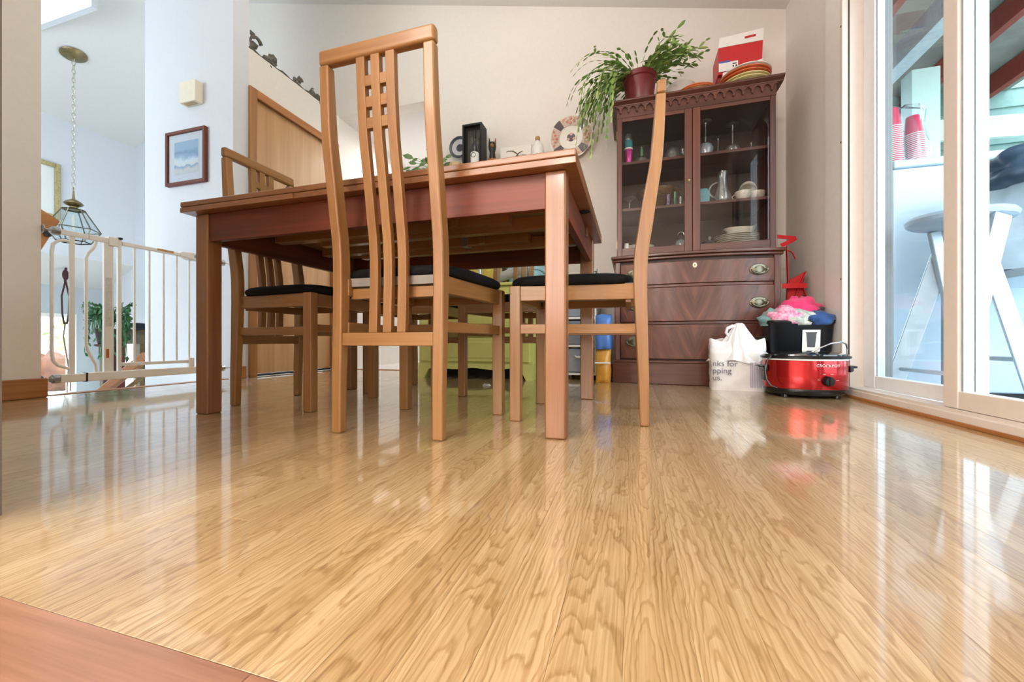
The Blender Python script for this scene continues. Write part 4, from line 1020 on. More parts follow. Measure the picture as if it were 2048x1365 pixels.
def cloth_lump(name, r, mt, loc, label, cat, seed=0, flat=.5, n=22, m=12, amp=.22, group=None):
    rg = random.Random(seed); ph = [(rg.uniform(0, 6.28), rg.uniform(0, 6.28), rg.choice((2, 3, 4, 5)), rg.choice((1, 2, 3))) for _ in range(6)]
    mb = MB(); rings = []
    for i in range(m + 1):
        t = math.pi * (.02 + .96 * i / m); row = []
        for k in range(n):
            a = 2 * math.pi * k / n; d = 1 + amp * sum(math.sin(f1 * a + p1) * math.sin(f2 * t * 2 + p2) for p1, p2, f1, f2 in ph) / 2.2
            row.append((r[0] * d * math.sin(t) * math.cos(a), r[1] * d * math.sin(t) * math.sin(a), max(-r[2] * math.cos(t) * d, -r[2] * flat) + r[2] * flat))
        rings.append(row)
    mb.loft(rings); o = mb.build(name, mt, None, loc, sharp=85)
    return tag(o, label, cat, group) if label else o


cloth_lump('beige_cloth', (.09, .09, .05), mat('beige_cloth', '#CFC6B8', .9), (-.35, 2.80, THh + .001), 'crumpled beige cloth on the plastic drawer tower', 'cloth', 4)
item('glass_jar', [('body', L_([(.026, 0), (.03, .006), (.03, .11), (.024, .125), (.022, .125), (.027, .105)], 20), M['crystal']), ('lid', L_([(.025, .125), (.026, .128), (.026, .143), (.001, .145)], 20), M['white_plastic'])], (-.252, 2.76, THh + .001), 'clear jar with white lid on the plastic drawer tower', 'jar')
cloth_lump('clear_plastic_bag', (.06, .09, .07), M['film'], (-.195, 2.90, THh + .001), 'clear crumpled plastic bag between the jar and the cabinet', 'bag', 8)
bagy = empty('food_bag', (-.175, 2.585, 0), 0, 'orange-yellow and blue plastic food bag leaning beside the cabinet', 'bag')


def pillow_bag(w, d, h0, h1, seed, n=20, m=10, top=1.0):
    rg = random.Random(seed); ph = [rg.uniform(0, 6.28) for _ in range(6)]; rings = []
    for i in range(m + 1):
        u = i / m; z = h0 + (h1 - h0) * u; th = d * (math.sin(math.pi * min(1, u * .75 + .22)) ** .5) * (1 - .25 * u)
        row = []
        for k in range(n):
            a = 2 * math.pi * k / n; e = 4; dd = (abs(math.cos(a)) ** e + abs(math.sin(a)) ** e) ** (-1 / e)
            wob = 1 + .05 * math.sin(5 * a + ph[0] + 3 * u) + .04 * math.sin(9 * u + ph[1] + a)
            row.append((w * dd * math.cos(a) * wob * (1 + (top - 1) * u), th * dd * math.sin(a) * wob, z + .006 * math.sin(3 * a + ph[2]) * u))
        rings.append(row)
    return MB().loft(rings)


pillow_bag(.045, .07, 0, .21, 1).build('yellow_half', mat('bag_amber', '#D79A3C', .3, vary=.1, scale=12), bagy, sharp=80)
pillow_bag(.05, .055, .205, .42, 2, top=.95).build('blue_half', mat('bag_blue', '#5F8FD8', .3, hex2='#3E6CC0', scale=8), bagy, sharp=80)
MB().box(-.047, .047, -.074, -.068, .118, .126).build('white_stripe', M['white_plastic'], bagy)
sc_ = MB(); sc_.loft([[(-.02, -.014, 0), (.02, -.012, 0), (.022, .014, 0), (-.018, .012, 0)], [(-.012, -.01, .012), (.016, -.004, .006), (.012, .012, .01), (-.01, .01, .004)]])
o = sc_.build('paper_scrap', M['paper'], None, (-.80, 2.16, .0006)); tag(o, 'tiny crumpled white paper scrap on the floor before the yellow dresser', 'paper scrap')

# ------------------------------------------------------------------ bag, bin, clothes, slow cooker in the right corner
ct = empty('slow_cooker', (.765, 2.18, 0), 0, 'oval metallic red slow cooker with black base and lid on the floor', 'slow cooker')
redm = mat('metallic_red', '#B0161C', .22, metal=.75, vary=.06, scale=4, coat=.5)


def oval(prof, n=48, sy=.76): return MB().lathe(prof, n, sx=1, sy=sy)


oval([(.12, .012), (.15, .014), (.160, .022), (.164, .038), (.163, .043)]).build('base', M['black'], ct)
oval([(.163, .042), (.1655, .046), (.1665, .1), (.1655, .168), (.163, .17)]).build('shell', redm, ct)
oval([(.164, .169), (.167, .1695), (.167, .176), (.163, .1765)]).build('steel_rim', M['white_plastic'], ct)
oval([(.162, .176), (.176, .178), (.178, .186), (.172, .190), (.16, .186)]).build('crock_rim', M['black'], ct)
lid = oval([(.160, .186), (.168, .19), (.166, .196), (.12, .206), (.05, .211), (.001, .212)]); lid.build('lid', mat('smoked_lid', '#15181A', .08, coat=.6), ct)
for sx in (-1, 1):
    h = MB(); h.loft([[(sx * .160, -.045, .115), (sx * .160, .045, .115), (sx * .160, .045, .145), (sx * .160, -.045, .145)], [(sx * .176, -.04, .12), (sx * .176, .04, .12), (sx * .176, .04, .142), (sx * .176, -.04, .142)]])
    h.loft([[(sx * .175, -.035, .133), (sx * .175, .035, .133), (sx * .175, .035, .145), (sx * .175, -.035, .145)], [(sx * .195, -.03, .134), (sx * .195, .03, .134), (sx * .195, .03, .144), (sx * .195, -.03, .144)]])
    h.box(*sorted((sx * .158, sx * .169)), -.02, .02, .07, .118)
    h.build('handle', M['black'], ct, bevel=.004)
kn = L_([(.021, 0), (.023, .004), (.02, .016), (.017, .022), (.001, .022)], 24); k_ = kn.build('dial', M['black'], ct, (.045, -.1235, .082), (R(90), 0, R(4)))
MB().box(-.003, .003, -.02, .02, .021, .027).build('pointer', M['black'], k_)
silver = mat('silver_print', '#E2DEDC', .3, metal=.3)
lettering('lettering', 'CROCKPOT', .0165, silver, ct, (.045, -.1272, .143), (R(90), 0, R(4)), 'CENTER')
for dx, dz in ((-.034, .083), (-.014, .108), (.014, .108), (.034, .083)): MB().box(.045 + dx - .005, .045 + dx + .005, -.1272, -.1262, dz + .003, dz + .0045).build('mark', silver, ct)
bl = MB(); bl.tube([(.0 + .0, -.06, .20), (.03, -.07, .222), (.075, -.075, .245), (.12, -.06, .252), (.15, -.03, .243), (.166, -.005, .222), (.166, .0, .195)], .0035, 10); bl.build('locking_bail', M['steel'], ct)
cd = MB(); cd.tube([(-.155, -.07, .188), (-.176, -.085, .165), (-.185, -.09, .12), (-.180, -.095, .08), (-.165, -.10, .055), (-.14, -.105, .045)], .0035, 8); cd.build('power_cord', M['black'], ct)
for sx in (-1, 1):
    for sy in (-1, 1): L_([(.012, 0), (.014, .003), (.013, .014)], 12).build('foot', M['black'], ct, (sx * .1, sy * .07, 0))

BX, BY = .528, 2.385
plastic = mat('carrier_bag_white', '#E6E5E6', .38, vary=.02, coat=.1)
bg = empty('carrier_bag', (BX, BY, 0), R(-7), 'full white plastic shopping bag with grey print, standing before the cabinet', 'bag')
rings = []; NN = 56
for i in range(27):
    u = i / 26; z = .262 * u
    hx, hy = .124 + .007 * u, .085 - .01 * u
    if z > .2: hx, hy = hx * (1 - 1.0 * max(0, (z - .2)) * .4), hy * (1 - .5 * (z - .2) / .062)
    row = []
    for k in range(NN):
        a = 2 * math.pi * k / NN; e = 7; dd = (abs(math.cos(a)) ** e + abs(math.sin(a)) ** e) ** (-1 / e)
        w_ = 1 + .012 * math.sin(9 * a + 7 * u) + .014 * math.sin(5 * a - 16 * u) + .008 * math.sin(17 * a + 22 * u)
        zz = z + (.01 * math.sin(7 * a) * u if u > .85 else 0)
        row.append((hx * dd * math.cos(a) * w_, hy * dd * math.sin(a) * w_, zz))
    rings.append(row)
rings.append([(x * .6, y * .3, z - .02) for x, y, z in rings[-1]])
MB().loft(rings).build('bag_body', plastic, bg, sharp=80)
# gathered knotted top
rings = []
for i in range(16):
    u = i / 15; z = .15 + .195 * u; sx_ = .125 * (1 - u) ** 1.1 + .022; sy_ = .07 * (1 - u) ** 1.2 + .014
    rings.append([(.012 + sx_ * math.cos(a) * (1 + .09 * math.sin(11 * a + 2 * u) * (1 - .3 * u)), -.012 + sy_ * math.sin(a) * (1 + .12 * math.sin(13 * a + 3 * u)), z + .008 * math.sin(6 * a) * (1 - u)) for a in (2 * math.pi * k / 60 for k in range(60))])
rings.append([(x * .6 + .005, y * .6, z + .006) for x, y, z in rings[-1]])
MB().loft(rings).build('gathered_top', plastic, bg, sharp=80)
hl_ = MB(); hl_.tube([(-.035, -.02, .275), (-.05, -.03, .30), (-.045, -.03, .322), (-.02, -.02, .335), (.0, -.012, .33)], [.006, .007, .008, .009, .01], 8); hl_.build('bag_handle', plastic, bg)
gp = mat('bag_print_grey', '#5C5A66', .5)
for i, tx in enumerate(('nks for', 'pping', 'us.')):
    lettering('lettering', tx, .041, gp, bg, (-.118, -.0935, .126 - .037 * i), (R(90), 0, 0))
for k in range(7): MB().box(.055 + .007 * k, .0575 + .007 * k, -.0925, -.0905, .02, .15 - .006 * (k % 3)).build('print_stripe', mat('bag_print_violet', '#A79CC0', .5) if k == 0 else bpy.data.materials['bag_print_violet'], bg)

bn = empty('storage_bin', (.812, 2.415, 0), 0, 'black plastic bin full of clothes beside the sliding door', 'bin')
bk = mat('bin_black', '#131519', .35, vary=.1)
e_ = lambda a, r, z: r * (abs(math.cos(a)) ** 8 + abs(math.sin(a)) ** 8) ** (-1 / 8)
MB().lathe([(.115, 0), (.12, .004), (.140, .34), (.147, .345), (.149, .36), (.142, .362), (.136, .35), (.112, .01)], 48, sy=.62, fn=e_).build('bin_body', bk, bn, sharp=50)
st_ = empty('sticker'); st_.parent = bn; st_.location = (.035, -.083, .25); st_.rotation_euler = (R(4), 0, 0)
MB().box(-.038, .038, -.004, -.003, -.062, .062).build('sticker_sheet', M['paper'], st_)
MB().prism([(-.022, .045), (.022, .045), (.016, -.025), (-.016, -.025)], -.0046, -.004, 'xz').build('bin_picture', mat('sticker_grey', '#4A4C52', .5), st_)
MB().box(-.024, .024, -.0047, -.004, .045, .05).build('bin_picture_lid', bpy.data.materials['sticker_grey'], st_)
GC = 'clothes heaped in the black bin'
cl = lambda nm, hx, h2, sc=40: mat(nm, hx, .9, hex2=h2, scale=sc, sheen=.2)
CZ = .335
cloth_lump('folded_shirt', (.085, .06, .055), cl('teal_cloth', '#7FA9A6', '#6B8F90'), (.72, 2.40, CZ), 'teal and grey folded shirt at the left of the black bin', 'clothing', 31, group=GC)
cloth_lump('patterned_shirt', (.085, .055, .06), cl('floral_cloth', '#E9C8D4', '#D8508E', 70), (.755, 2.375, CZ + .008), 'pink and white floral top in the black bin', 'clothing', 32, group=GC)
cloth_lump('pink_top', (.095, .06, .06), cl('hot_pink', '#E8447C', '#D8306A'), (.835, 2.44, CZ + .055), 'hot pink top at the peak of the heap in the black bin', 'clothing', 33, group=GC)
cloth_lump('pale_blouse', (.08, .055, .05), cl('pale_cloth', '#D9D9D2', '#8FA39C', 55), (.815, 2.37, CZ), 'white patterned blouse at the front of the black bin', 'clothing', 34, group=GC)
cloth_lump('black_garment', (.06, .05, .04), cl('dark_cloth', '#1C1C20', '#34343A'), (.885, 2.42, CZ + .035), 'black garment between the pink and blue clothes', 'clothing', 35, group=GC)
cloth_lump('blue_towel', (.062, .06, .045), cl('denim_blue', '#2F5590', '#24457C'), (.892, 2.36, CZ), 'blue towel hanging over the right rim of the black bin', 'clothing', 36, group=GC)
rs = empty('red_strap_bag', (.885, 2.78, 0), 0, 'red webbing straps of a folded bag stuffed between cabinet and wall', 'straps')
rr_ = mat('red_webbing', '#C0141E', .55, vary=.08)


def ribbon(pts, w, name, up=(0, 1, 0)):
    mb = MB()
    for p, q_ in zip(pts, pts[1:]): mb.beam(p, q_, .004, w, up)
    mb.build(name, rr_, rs, bevel=.001)


F_ = -.16
b0 = lambda px, py, Y: tuple(onY(px, py, Y) - Vector((.885, 2.78, 0)))
ribbon([b0(1555, 473, 2.6), b0(1592, 476, 2.62), b0(1580, 483, 2.6), b0(1562, 491, 2.58)], .022, 'strap', (0, .3, 1))
ribbon([b0(1573, 492, 2.62), b0(1576, 560, 2.62), b0(1573, 612, 2.62)], .02, 'strap', (0, 1, .0))
ribbon([b0(1576, 500, 2.61), b0(1585, 505, 2.61), b0(1591, 518, 2.61)], .012, 'strap')
ribbon([b0(1564, 572, 2.585), b0(1614, 571, 2.60)], .028, 'strap', (0, .2, 1))
MB().loft([[b0(1573, 610, 2.64), b0(1606, 600, 2.64), b0(1607, 566, 2.64), b0(1612, 542, 2.64), b0(1578, 560, 2.64)], [b0(1573, 610, 2.68), b0(1606, 600, 2.68), b0(1607, 566, 2.68), b0(1612, 542, 2.68), b0(1578, 560, 2.68)]]).build('folded_bag', rr_, rs, bevel=.004)
ribbon([b0(1585, 606, 2.62), b0(1598, 572, 2.62), b0(1612, 543, 2.62)], .018, 'strap')
ribbon([b0(1603, 570, 2.62), b0(1616, 600, 2.62)], .018, 'strap')
MB().lathe([(.02, 0), (.06, .0), (.055, .30), (.05, .32), (.001, .33)], 16, sy=.8).build('bag_bottom', rr_, rs, (.01, -.06, 0))
# ------------------------------------------------------------------ left side: print, chime, gate, lantern, ledge garland
pf = empty('framed_print', (-2.985, 2.044, 1.54), 0, 'reddish wood framed watercolour beach print on the narrow white wall', 'picture')
for nm, b_, ax in (('frame_side', (-.19, -.168, -.19, .19), 'z'), ('frame_side', (.168, .19, -.19, .19), 'z'), ('frame_rail', (-.168, .168, .168, .19), 'x'), ('frame_rail', (-.168, .168, -.19, -.168), 'x')):
    MB().box(b_[0], b_[1], -.026, 0, b_[2], b_[3]).build(nm, M['apron_' + ax], pf, bevel=.004)
MB().box(-.169, .169, -.012, -.002, -.169, .169).build('mat_board', mat('mauve_mat', '#DDD6DE', .7, vary=.01), pf)


def painting():
    m, nt, b, N, L = newmat('beach_watercolour')
    tc = N('ShaderNodeTexCoord'); sp = N('ShaderNodeSeparateXYZ'); L(tc.outputs['Object'], sp.inputs[0])
    no = N('ShaderNodeTexNoise'); no.inputs['Scale'].default_value = 14; no.inputs['Detail'].default_value = 5; L(tc.outputs['Object'], no.inputs['Vector'])
    mr = N('ShaderNodeMapRange'); mr.inputs[1].default_value = -.11; mr.inputs[2].default_value = .11; L(sp.outputs[2], mr.inputs[0])
    ad = N('ShaderNodeMath'); ad.operation = 'MULTIPLY_ADD'; ad.inputs[1].default_value = .4; L(no.outputs['Fac'], ad.inputs[0]); L(mr.outputs[0], ad.inputs[2])
    cr = N('ShaderNodeValToRGB'); e = cr.color_ramp.elements; e[0].position = .12; e[0].color = lin('#C9C3D0'); e[1].position = 1.2 / 1.25; e[1].color = lin('#9FB4CE')
    for p, c in ((.3, '#DCD0CC'), (.42, '#93A8C4'), (.48, '#E6DEDC'), (.62, '#DDE0E8'), (.72, '#A9BACF'), (.85, '#7F98BC')):
        k = e.new(p); k.color = lin(c)
    L(ad.outputs[0], cr.inputs[0]); L(cr.outputs[0], b.inputs['Base Color']); b.inputs['Roughness'].default_value = .6
    return m


MB().box(-.115, .115, -.0128, -.012, -.115, .115).build('print_sheet', painting(), pf)
MB().box(-.169, .169, -.017, -.0155, -.169, .169).build('pane', M['pane'], pf, smooth=False)
chm = empty('door_chime', (-2.915, 2.044, 1.965), 0, 'beige door chime box high on the narrow white wall', 'door chime')
MB().box(-.075, .075, -.055, 0, -.072, .072).build('cover', mat('chime_cream', '#EADFC8', .45, vary=.02), chm, bevel=.004)
MB().box(-.05, .05, -.045, -.012, -.0735, -.071).build('grille', mat('chime_grille', '#B9A27A', .6), chm)
GX = -2.57


def gy(px): return onX(px, 600, GX).y


gt = empty('safety_gate', (GX, 0, 0), 0, 'cream metal baby gate closing the stair opening', 'gate')
G = M['gate']


def gbar(px, z0, z1, w=.018, d=.014, nm='bar'): y = gy(px); return MB().box(-d / 2, d / 2, y - w / 2, y + w / 2, z0, z1).build(nm, G, gt, bevel=.003)


ya, yb_ = gy(118), gy(440)
MB().box(-.014, .014, ya, gy(170), .06, .098).build('bottom_rail', G, gt, bevel=.004)
MB().box(-.014, .014, gy(171), yb_, .058, .1).build('bottom_rail', G, gt, bevel=.004)
MB().box(-.0155, .0155, gy(170) - .003, gy(170) + .004, .057, .101).build('rail_joint', M['dark_metal'], gt)
MB().box(-.011, .011, ya, gy(175), .756, .78).build('top_rail', G, gt, bevel=.003)
MB().box(-.011, .011, gy(175) + .002, gy(232), .756, .782).build('top_rail', G, gt, bevel=.003)
MB().box(-.010, .010, gy(243), gy(372), .758, .778).build('top_rail', G, gt, bevel=.003)
gbar(143.5, .098, .757, .02, .012); gbar(216, .1, .76, .04, .016, 'post'); gbar(238, .1, .79, .016, .016, 'post')
MB().box(-.017, .017, gy(214), gy(233), .745, .79).build('hinge_cap', G, gt, bevel=.003)
MB().box(-.0165, .0165, gy(234.5), gy(241.5), .785, .795).build('post_cap', M['dark_metal'], gt)
for p in (268.6, 298.5, 327, 353, 378): gbar(p, .14, .76, .010, .010)
MB().box(-.009, .009, gy(243), gy(380), .125, .142).build('door_rail', G, gt, bevel=.003)
MB().box(-.014, .014, gy(375), gy(386), .10, .155).build('door_latch', G, gt, bevel=.003)
y0, y1 = gy(103.5), gy(141)
u_ = MB(); u_.tube([(0, y1, .725), (0, y0 + .05, .733), (0, y0 + .022, .726), (0, y0 + .004, .705), (0, y0, .67), (0, y0, .20), (0, y0 + .004, .165), (0, y0 + .02, .142), (0, y0 + .05, .128), (0, y1, .12)], .007, 10); u_.build('curved_bar', G, gt)
ym, yt = gy(172), gy(192)
u_ = MB(); u_.tube([(0, yt, .757), (0, yt - .002, .735), (0, yt - .012, .715), (0, ym + .008, .69), (0, ym, .66), (0, ym, .24), (0, ym + .006, .21), (0, yt - .012, .16), (0, yt - .002, .14), (0, yt, .10)], .007, 10); u_.build('curved_bar', G, gt)
hb_ = MB(); yh0, yh1 = gy(358), gy(397)
hb_.loft([[(-.016, yh0, .76), (.016, yh0, .76), (.016, yh0, .785), (-.016, yh0, .785)], [(-.03, (yh0 + yh1) / 2, .745), (.03, (yh0 + yh1) / 2, .745), (.03, (yh0 + yh1) / 2, .79), (-.03, (yh0 + yh1) / 2, .79)], [(-.024, yh1, .748), (.024, yh1, .748), (.024, yh1, .785), (-.024, yh1, .785)]]); hb_.build('latch_handle', G, gt, bevel=.005)
MB().box(.0305, .032, (yh0 + yh1) / 2 + .01, yh1 - .015, .76, .775).build('latch_badge', mat('badge_grey', '#8E9AA4', .3), gt)
MB().box(-.012, .012, gy(408), gy(420), .1, .782).build('end_post', G, gt, bevel=.003)
MB().box(-.010, .010, yh1, yb_, .758, .778).build('top_rail', G, gt, bevel=.003)
for z in (.768, .079):
    for (p0, p1, nm) in ((1.132, ya + .002, 0), (yb_ - .002, 2.0445, 1)):
        s_ = MB(); s_.tube([(0, p0, z), (0, p1, z)], .0035, 8)
        yk = ya - .012 if nm == 0 else yb_ + .012
        o = s_.build('spindle', M['steel'], gt)
        k_ = MB(); k_.tube([(0, yk - .010, z), (0, yk + .010, z)], .021, 12); k_.tube([(0, yk - .018, z), (0, yk - .010, z)], .014, 12); k_.build('adjusting_wheel', M['steel'], gt)
        c_ = MB(); e0 = p0 if nm == 0 else p1 - .004; c_.tube([(0, e0, z), (0, e0 + .004, z)], .019, 14); c_.build('wall_cup', M['steel'], gt)
MB().box(.0082, .0088, gy(216) - .014, gy(216) + .012, .33, .58).build('notice_sticker', mat('sticker_faint', '#D9D4CE', .5, vary=.12, scale=90), gt)
MB().box(.0082, .009, gy(211) - .002, gy(211) + .010, .17, .215).build('warning_sticker', mat('sticker_orange', '#C8692E', .5), gt)
MB().box(.0105, .011, gy(312), gy(345), .766, .7785).build('rail_label', mat('label_tan', '#C79A66', .5), gt)

CHX, CHY, CHZ = -5.5, 2.657, zc(-5.5)
pl = empty('pendant_lantern', (CHX, CHY, 0), 0, 'brass and glass hexagonal lantern hanging on a long chain over the stairs', 'pendant light')
cnp = L_([(.098, 0), (.103, -.006), (.095, -.016), (.05, -.03), (.03, -.045), (.001, -.05)], 36); cnp.build('ceiling_canopy', M['brass'], pl, (0, 0, CHZ - .004), (0, R(-14.03), 0))
lk = MB(); z = CHZ - .05; i = 0; link = None
while z > 1.80:
    if link is None:
        a_ = [(.013 * math.cos(t), 0, .026 * math.sin(t)) for t in (2 * math.pi * k / 14 for k in range(14))]
        mb = MB().tube(a_, .004, 6, True); link = mb.build('chain_link', M['chain'], pl, (0, 0, z)); o = link
    else:
        o = link.copy(); COL.objects.link(o); o.parent = pl; o.location = (0, 0, z)
    o.rotation_euler = (0, 0, R(90) * (i % 2)); i += 1; z -= .0445
LT, LS, LM, LBt = 1.655, 1.60, 1.40, 1.275
L_([(.004, z + .06 - LT), (.012, .06), (.03, .05), (.06, .03), (.075, .01), (.06, -.005), (.03, -.02), (.03, -.03), (.09, -.05)], 28).build('cap', M['brass'], pl, (0, 0, LT))
hexp = lambda r, z: [(r * math.cos(R(60 * k + 10)), r * math.sin(R(60 * k + 10)), z) for k in range(6)]
r0, r1, r2 = .085, .20, .125
A_, B_, C_ = hexp(r0, LS), hexp(r1, LM), hexp(r2, LBt)
for k in range(6):
    j = (k + 1) % 6
    for q_ in ((A_[k], A_[j], B_[j], B_[k]), (B_[k], B_[j], C_[j], C_[k])): MB().add(q_, [(0, 1, 2, 3)]).build('pane', M['lantern_glass'], pl, smooth=False)
    for p, q_ in ((A_[k], B_[k]), (B_[k], C_[k]), (B_[k], B_[j]), (C_[k], C_[j]), (A_[k], A_[j])): MB().tube([p, q_], .006, 6).build('came', M['dark_metal'] if p[2] < 1.39 else M['pewter'], pl)
L_([(.012, 1.40), (.014, 1.46), (.02, 1.48), (.012, 1.56)], 12).build('candle_socket', mat('candle_ivory', '#EAE4D2', .5), pl)

# ledge garland
gd = empty('metal_garland', (XL - .01, 0, 2.311), 0, 'dark curled metal vine ornament lying along the ledge above the closet door', 'ornament')
gm = mat('aged_metal', '#6A665C', .55, metal=.35, vary=.35, scale=30, bump=.5)
gyy = lambda px: onX(px, 150, XL - .01).y
vn = MB(); vn.tube([(0, 2.17 + .84 * k / 24, .012 + .008 * math.sin(k * 1.7)) for k in range(25)], .007, 6); vn.build('vine', gm, gd)
rng = random.Random(4)


def curl(y, s, tw):
    mb = MB(); P = []
    for k in range(14):
        t = k / 13; a = tw * (.4 + 4.2 * t); r = s * (1 - .72 * t)
        P.append((.006 * math.sin(6 * t), y + r * math.cos(a) * .95, .02 + s * .75 + r * math.sin(a)))
    mb.tube(P, [.012 * s / .06 * (1.1 - .7 * k / 13) for k in range(14)], 7)
    mb.build('curl', gm, gd)


def gleaf(y, z, s, ang):
    mb = MB(); P = [(0, 0), (s * .25, s * .28), (s * .6, s * .34), (s, 0), (s * .6, -s * .26), (s * .25, -s * .22)]; ca, sa = math.cos(ang), math.sin(ang)
    pts = [(y + u * ca - v * sa, z + u * sa + v * ca) for u, v in P]; c = (y + s * .5 * ca, z + s * .5 * sa)
    mb.add([(-.008, a, b_) for a, b_ in pts] + [(.018, *c), (-.02, *c)], [(i, (i + 1) % 6, 6) for i in range(6)] + [((i + 1) % 6, i, 7) for i in range(6)])
    mb.build('leaf', gm, gd, smooth=False)


for y, s, t in ((2.215, .06, 1), (2.36, .04, -1), (2.62, .035, 1), (2.775, .055, -1), (2.9, .03, 1)): curl(y, s, t)
for y, z, s, a in ((2.18, .03, .09, .6), (2.22, .10, .06, 2.2), (2.28, .02, .08, .2), (2.34, .02, .09, 1.1), (2.40, .03, .08, 1.9), (2.31, -.0, .07, -.5), (2.56, .02, .06, .8), (2.63, .03, .07, 1.7), (2.72, .03, .10, .1), (2.80, .06, .08, -.5), (2.80, .02, .08, -.9), (2.9, .02, .06, .4), (2.96, .02, .06, -.7)): gleaf(y, z, s, a)

# ------------------------------------------------------------------ things in the stair well
gf = empty('gold_framed_picture', (XF, 2.70, 2.04), 0, 'gold framed pale picture on the tall white entry wall', 'picture')
gold = mat('gold_frame', '#B7A878', .35, metal=.6, vary=.2, scale=50)
for nm, b_ in (('frame_side', (-.36, -.31, -.33, .33)), ('frame_side', (.31, .36, -.33, .33)), ('frame_rail', (-.31, .31, .28, .33)), ('frame_rail', (-.31, .31, -.33, -.28))): MB().box(0, .035, *b_).build(nm, gold, gf, bevel=.008)
MB().box(0, .012, -.31, .31, -.28, .28).build('mat_board', mat('mat_cream', '#E9ECEA', .7, vary=.01), gf)
MB().box(.0121, .013, -.2, .2, -.16, .16).build('print_sheet', mat('pale_print', '#C9D2CC', .7, hex2='#E2E4DA', scale=8), gf)
hr = empty('stair_railing_board', (-3.5, 1.55, 1.0), 0, 'brown wooden handrail board end seen past the left column', 'railing')
hv = Vector((-3.3, 1.55, 1.0)); hr.location = hv
t0, t1, t2 = (onX(*p, -3.3) - hv for p in ((121, 442), (83, 418), (83, 500)))
t3, t4 = t1 + (t1 - t0) * 1.5, t2 + (t2 - t0) * 1.2
ring_ = lambda dx: [(p.x + dx, p.y, p.z) for p in (t0, t1, t3, t4, t2)]
MB().loft([ring_(0), ring_(-.04)]).build('board', M['oak_trim_y'], hr, bevel=.004)
MB().ball((.012, t1.y + .02, (t1.z + t2.z) / 2 - .02), (.012, .02, .02)).build('bracket', M['dark_metal'], hr)
mc = empty('macrame_hanger', (-6.85, 0, 1.22), 0, 'dark knotted cord hanger with a dry twig hanging under the soffit', 'plant hanger')
my = onX(131, 600, -6.85).y; mc.location.y = my; cordm = mat('dark_cord', '#4A2A2C', .9)
hz = [-.0, -.03, -.62]
c_ = MB(); c_.tube([(0, 0, .05), (0, .005, -.02), (0, -.004, -.22)], .012, 7); c_.build('loop', cordm, mc)
MB().ball((0, 0, -.13), (.03, .03, .07), 10, 7).build('knot', cordm, mc)
for s_ in (-1, 1): MB().tube([(0, 0, -.2), (0, s_ * .035, -.4), (0, s_ * .03, -.62), (0, s_ * .012, -.75)], .009, 6).build('cord', cordm, mc)
tw = MB(); tw.tube([(0, 0, -.72), (0, -.02, -.9), (.01, .0, -1.1), (0, .03, -1.3), (0, .015, -1.55), (0, .02, -1.8)], [.008, .007, .008, .008, .006, .004], 6); tw.tube([(0, .02, -1.2), (0, .05, -1.35), (0, .045, -1.6)], .006, 6)
tw.build('dry_twig', mat('twig_brown', '#8A6A55', .9), mc)
tlf = mat('creeper_leaf', '#4F7F4E', .5, hex2='#2F5A3A', scale=20)
rng = random.Random(6)
cons = empty('hall_console', (-6.0, 3.46, -1.1), 0, 'olive brown wooden console at the end of the stair well', 'table')
ctop = onY(265, 662, 3.46).z; cx0 = onY(243, 662, 3.46).x; Hc = ctop + 1.1; cons.location.x = cx0
#
cw = mat('console_wood', '#8A744C', .45, vary=.12, hex2='#6E5A38', scale=12)
MB().box(-.05, 1.0, -.25, .25, Hc - .03, Hc).build('table_top', cw, cons, bevel=.004)
MB().box(0, .95, -.2, -.18, Hc - .16, Hc - .03).build('apron', cw, cons)
for xx in (0, .88):
    for yy in (-.22, .15): MB().box(xx, xx + .085, yy, yy + .07, 0, Hc - .03).build('leg', cw, cons, bevel=.003)
cpt = onY(262, 650, 3.2)
cp = L_([(.0, 0), (.16, 0), (.165, .01), (.12, .03), (.10, .09), (.04, .10), (0, .10)], 28, sx=1.1)
o = cp.build('navy_cap', mat('navy_cloth', '#1D2433', .8), None, (cx0 + .30, 3.45, ctop)); tag(o, 'dark navy cap lying on the hall console', 'cap')
o = cloth_lump('white_cloth', (.10, .05, .035), M['paper'], (cx0 + .42, 3.26, ctop), 'white crumpled cloth on the hall console', 'cloth', 12)
fn = empty('trailing_fern', (onY(218, 660, 3.0).x, 3.0, -1.1), 0, 'dark green trailing plant on a tall stand left of the hall console', 'potted plant')
L_([(.10, 0), (.10, .02), (.05, .03), (.05, Hc - .20), (.12, Hc - .18), (.12, Hc - .16)], 24).build('stand', mat('stand_dark', '#4A2A20', .5), fn)
L_([(.09, Hc - .16), (.12, Hc), (.13, Hc + .01), (.11, Hc)], 24).build('pot', mat('pot_dark', '#3A3230', .5), fn)
for i in range(70):
    a = rng.uniform(0, 6.28); mb = MB(); r = rng.uniform(.14, .32); dz = rng.uniform(-.5, .1); P = []
    for k in range(6):
        t = k / 5; P.append(Vector((math.cos(a) * r * (1 - (1 - t) ** 2), math.sin(a) * r * .6 * (1 - (1 - t) ** 2), Hc + .02 + .22 * math.sin(t * 2.2) + dz * t * t)))
    mb.tube(P, .004, 4)
    for k in range(1, 6):
        d = (P[k] - P[k - 1]); 
        for s_ in (-1, 1): seg(mb, P[k], d.normalized() + Vector((rng.uniform(-.8, .8), rng.uniform(-.6, .6), rng.uniform(-.6, .1))), Vector((rng.uniform(-.5, .5), -1, .6)), rng.uniform(.05, .08), rng.uniform(.02, .032))
    mb.build('frond', tlf, fn, smooth=False)
db = empty('stair_handrail', (-4.0, 2.6, 0), 0, 'sloping brown wooden handrail going down the stairs', 'handrail')
ha, hb2 = onY(207, 782, 2.55) - Vector((-4, 2.6, 0)), onY(293, 712, 2.55) - Vector((-4, 2.6, 0))
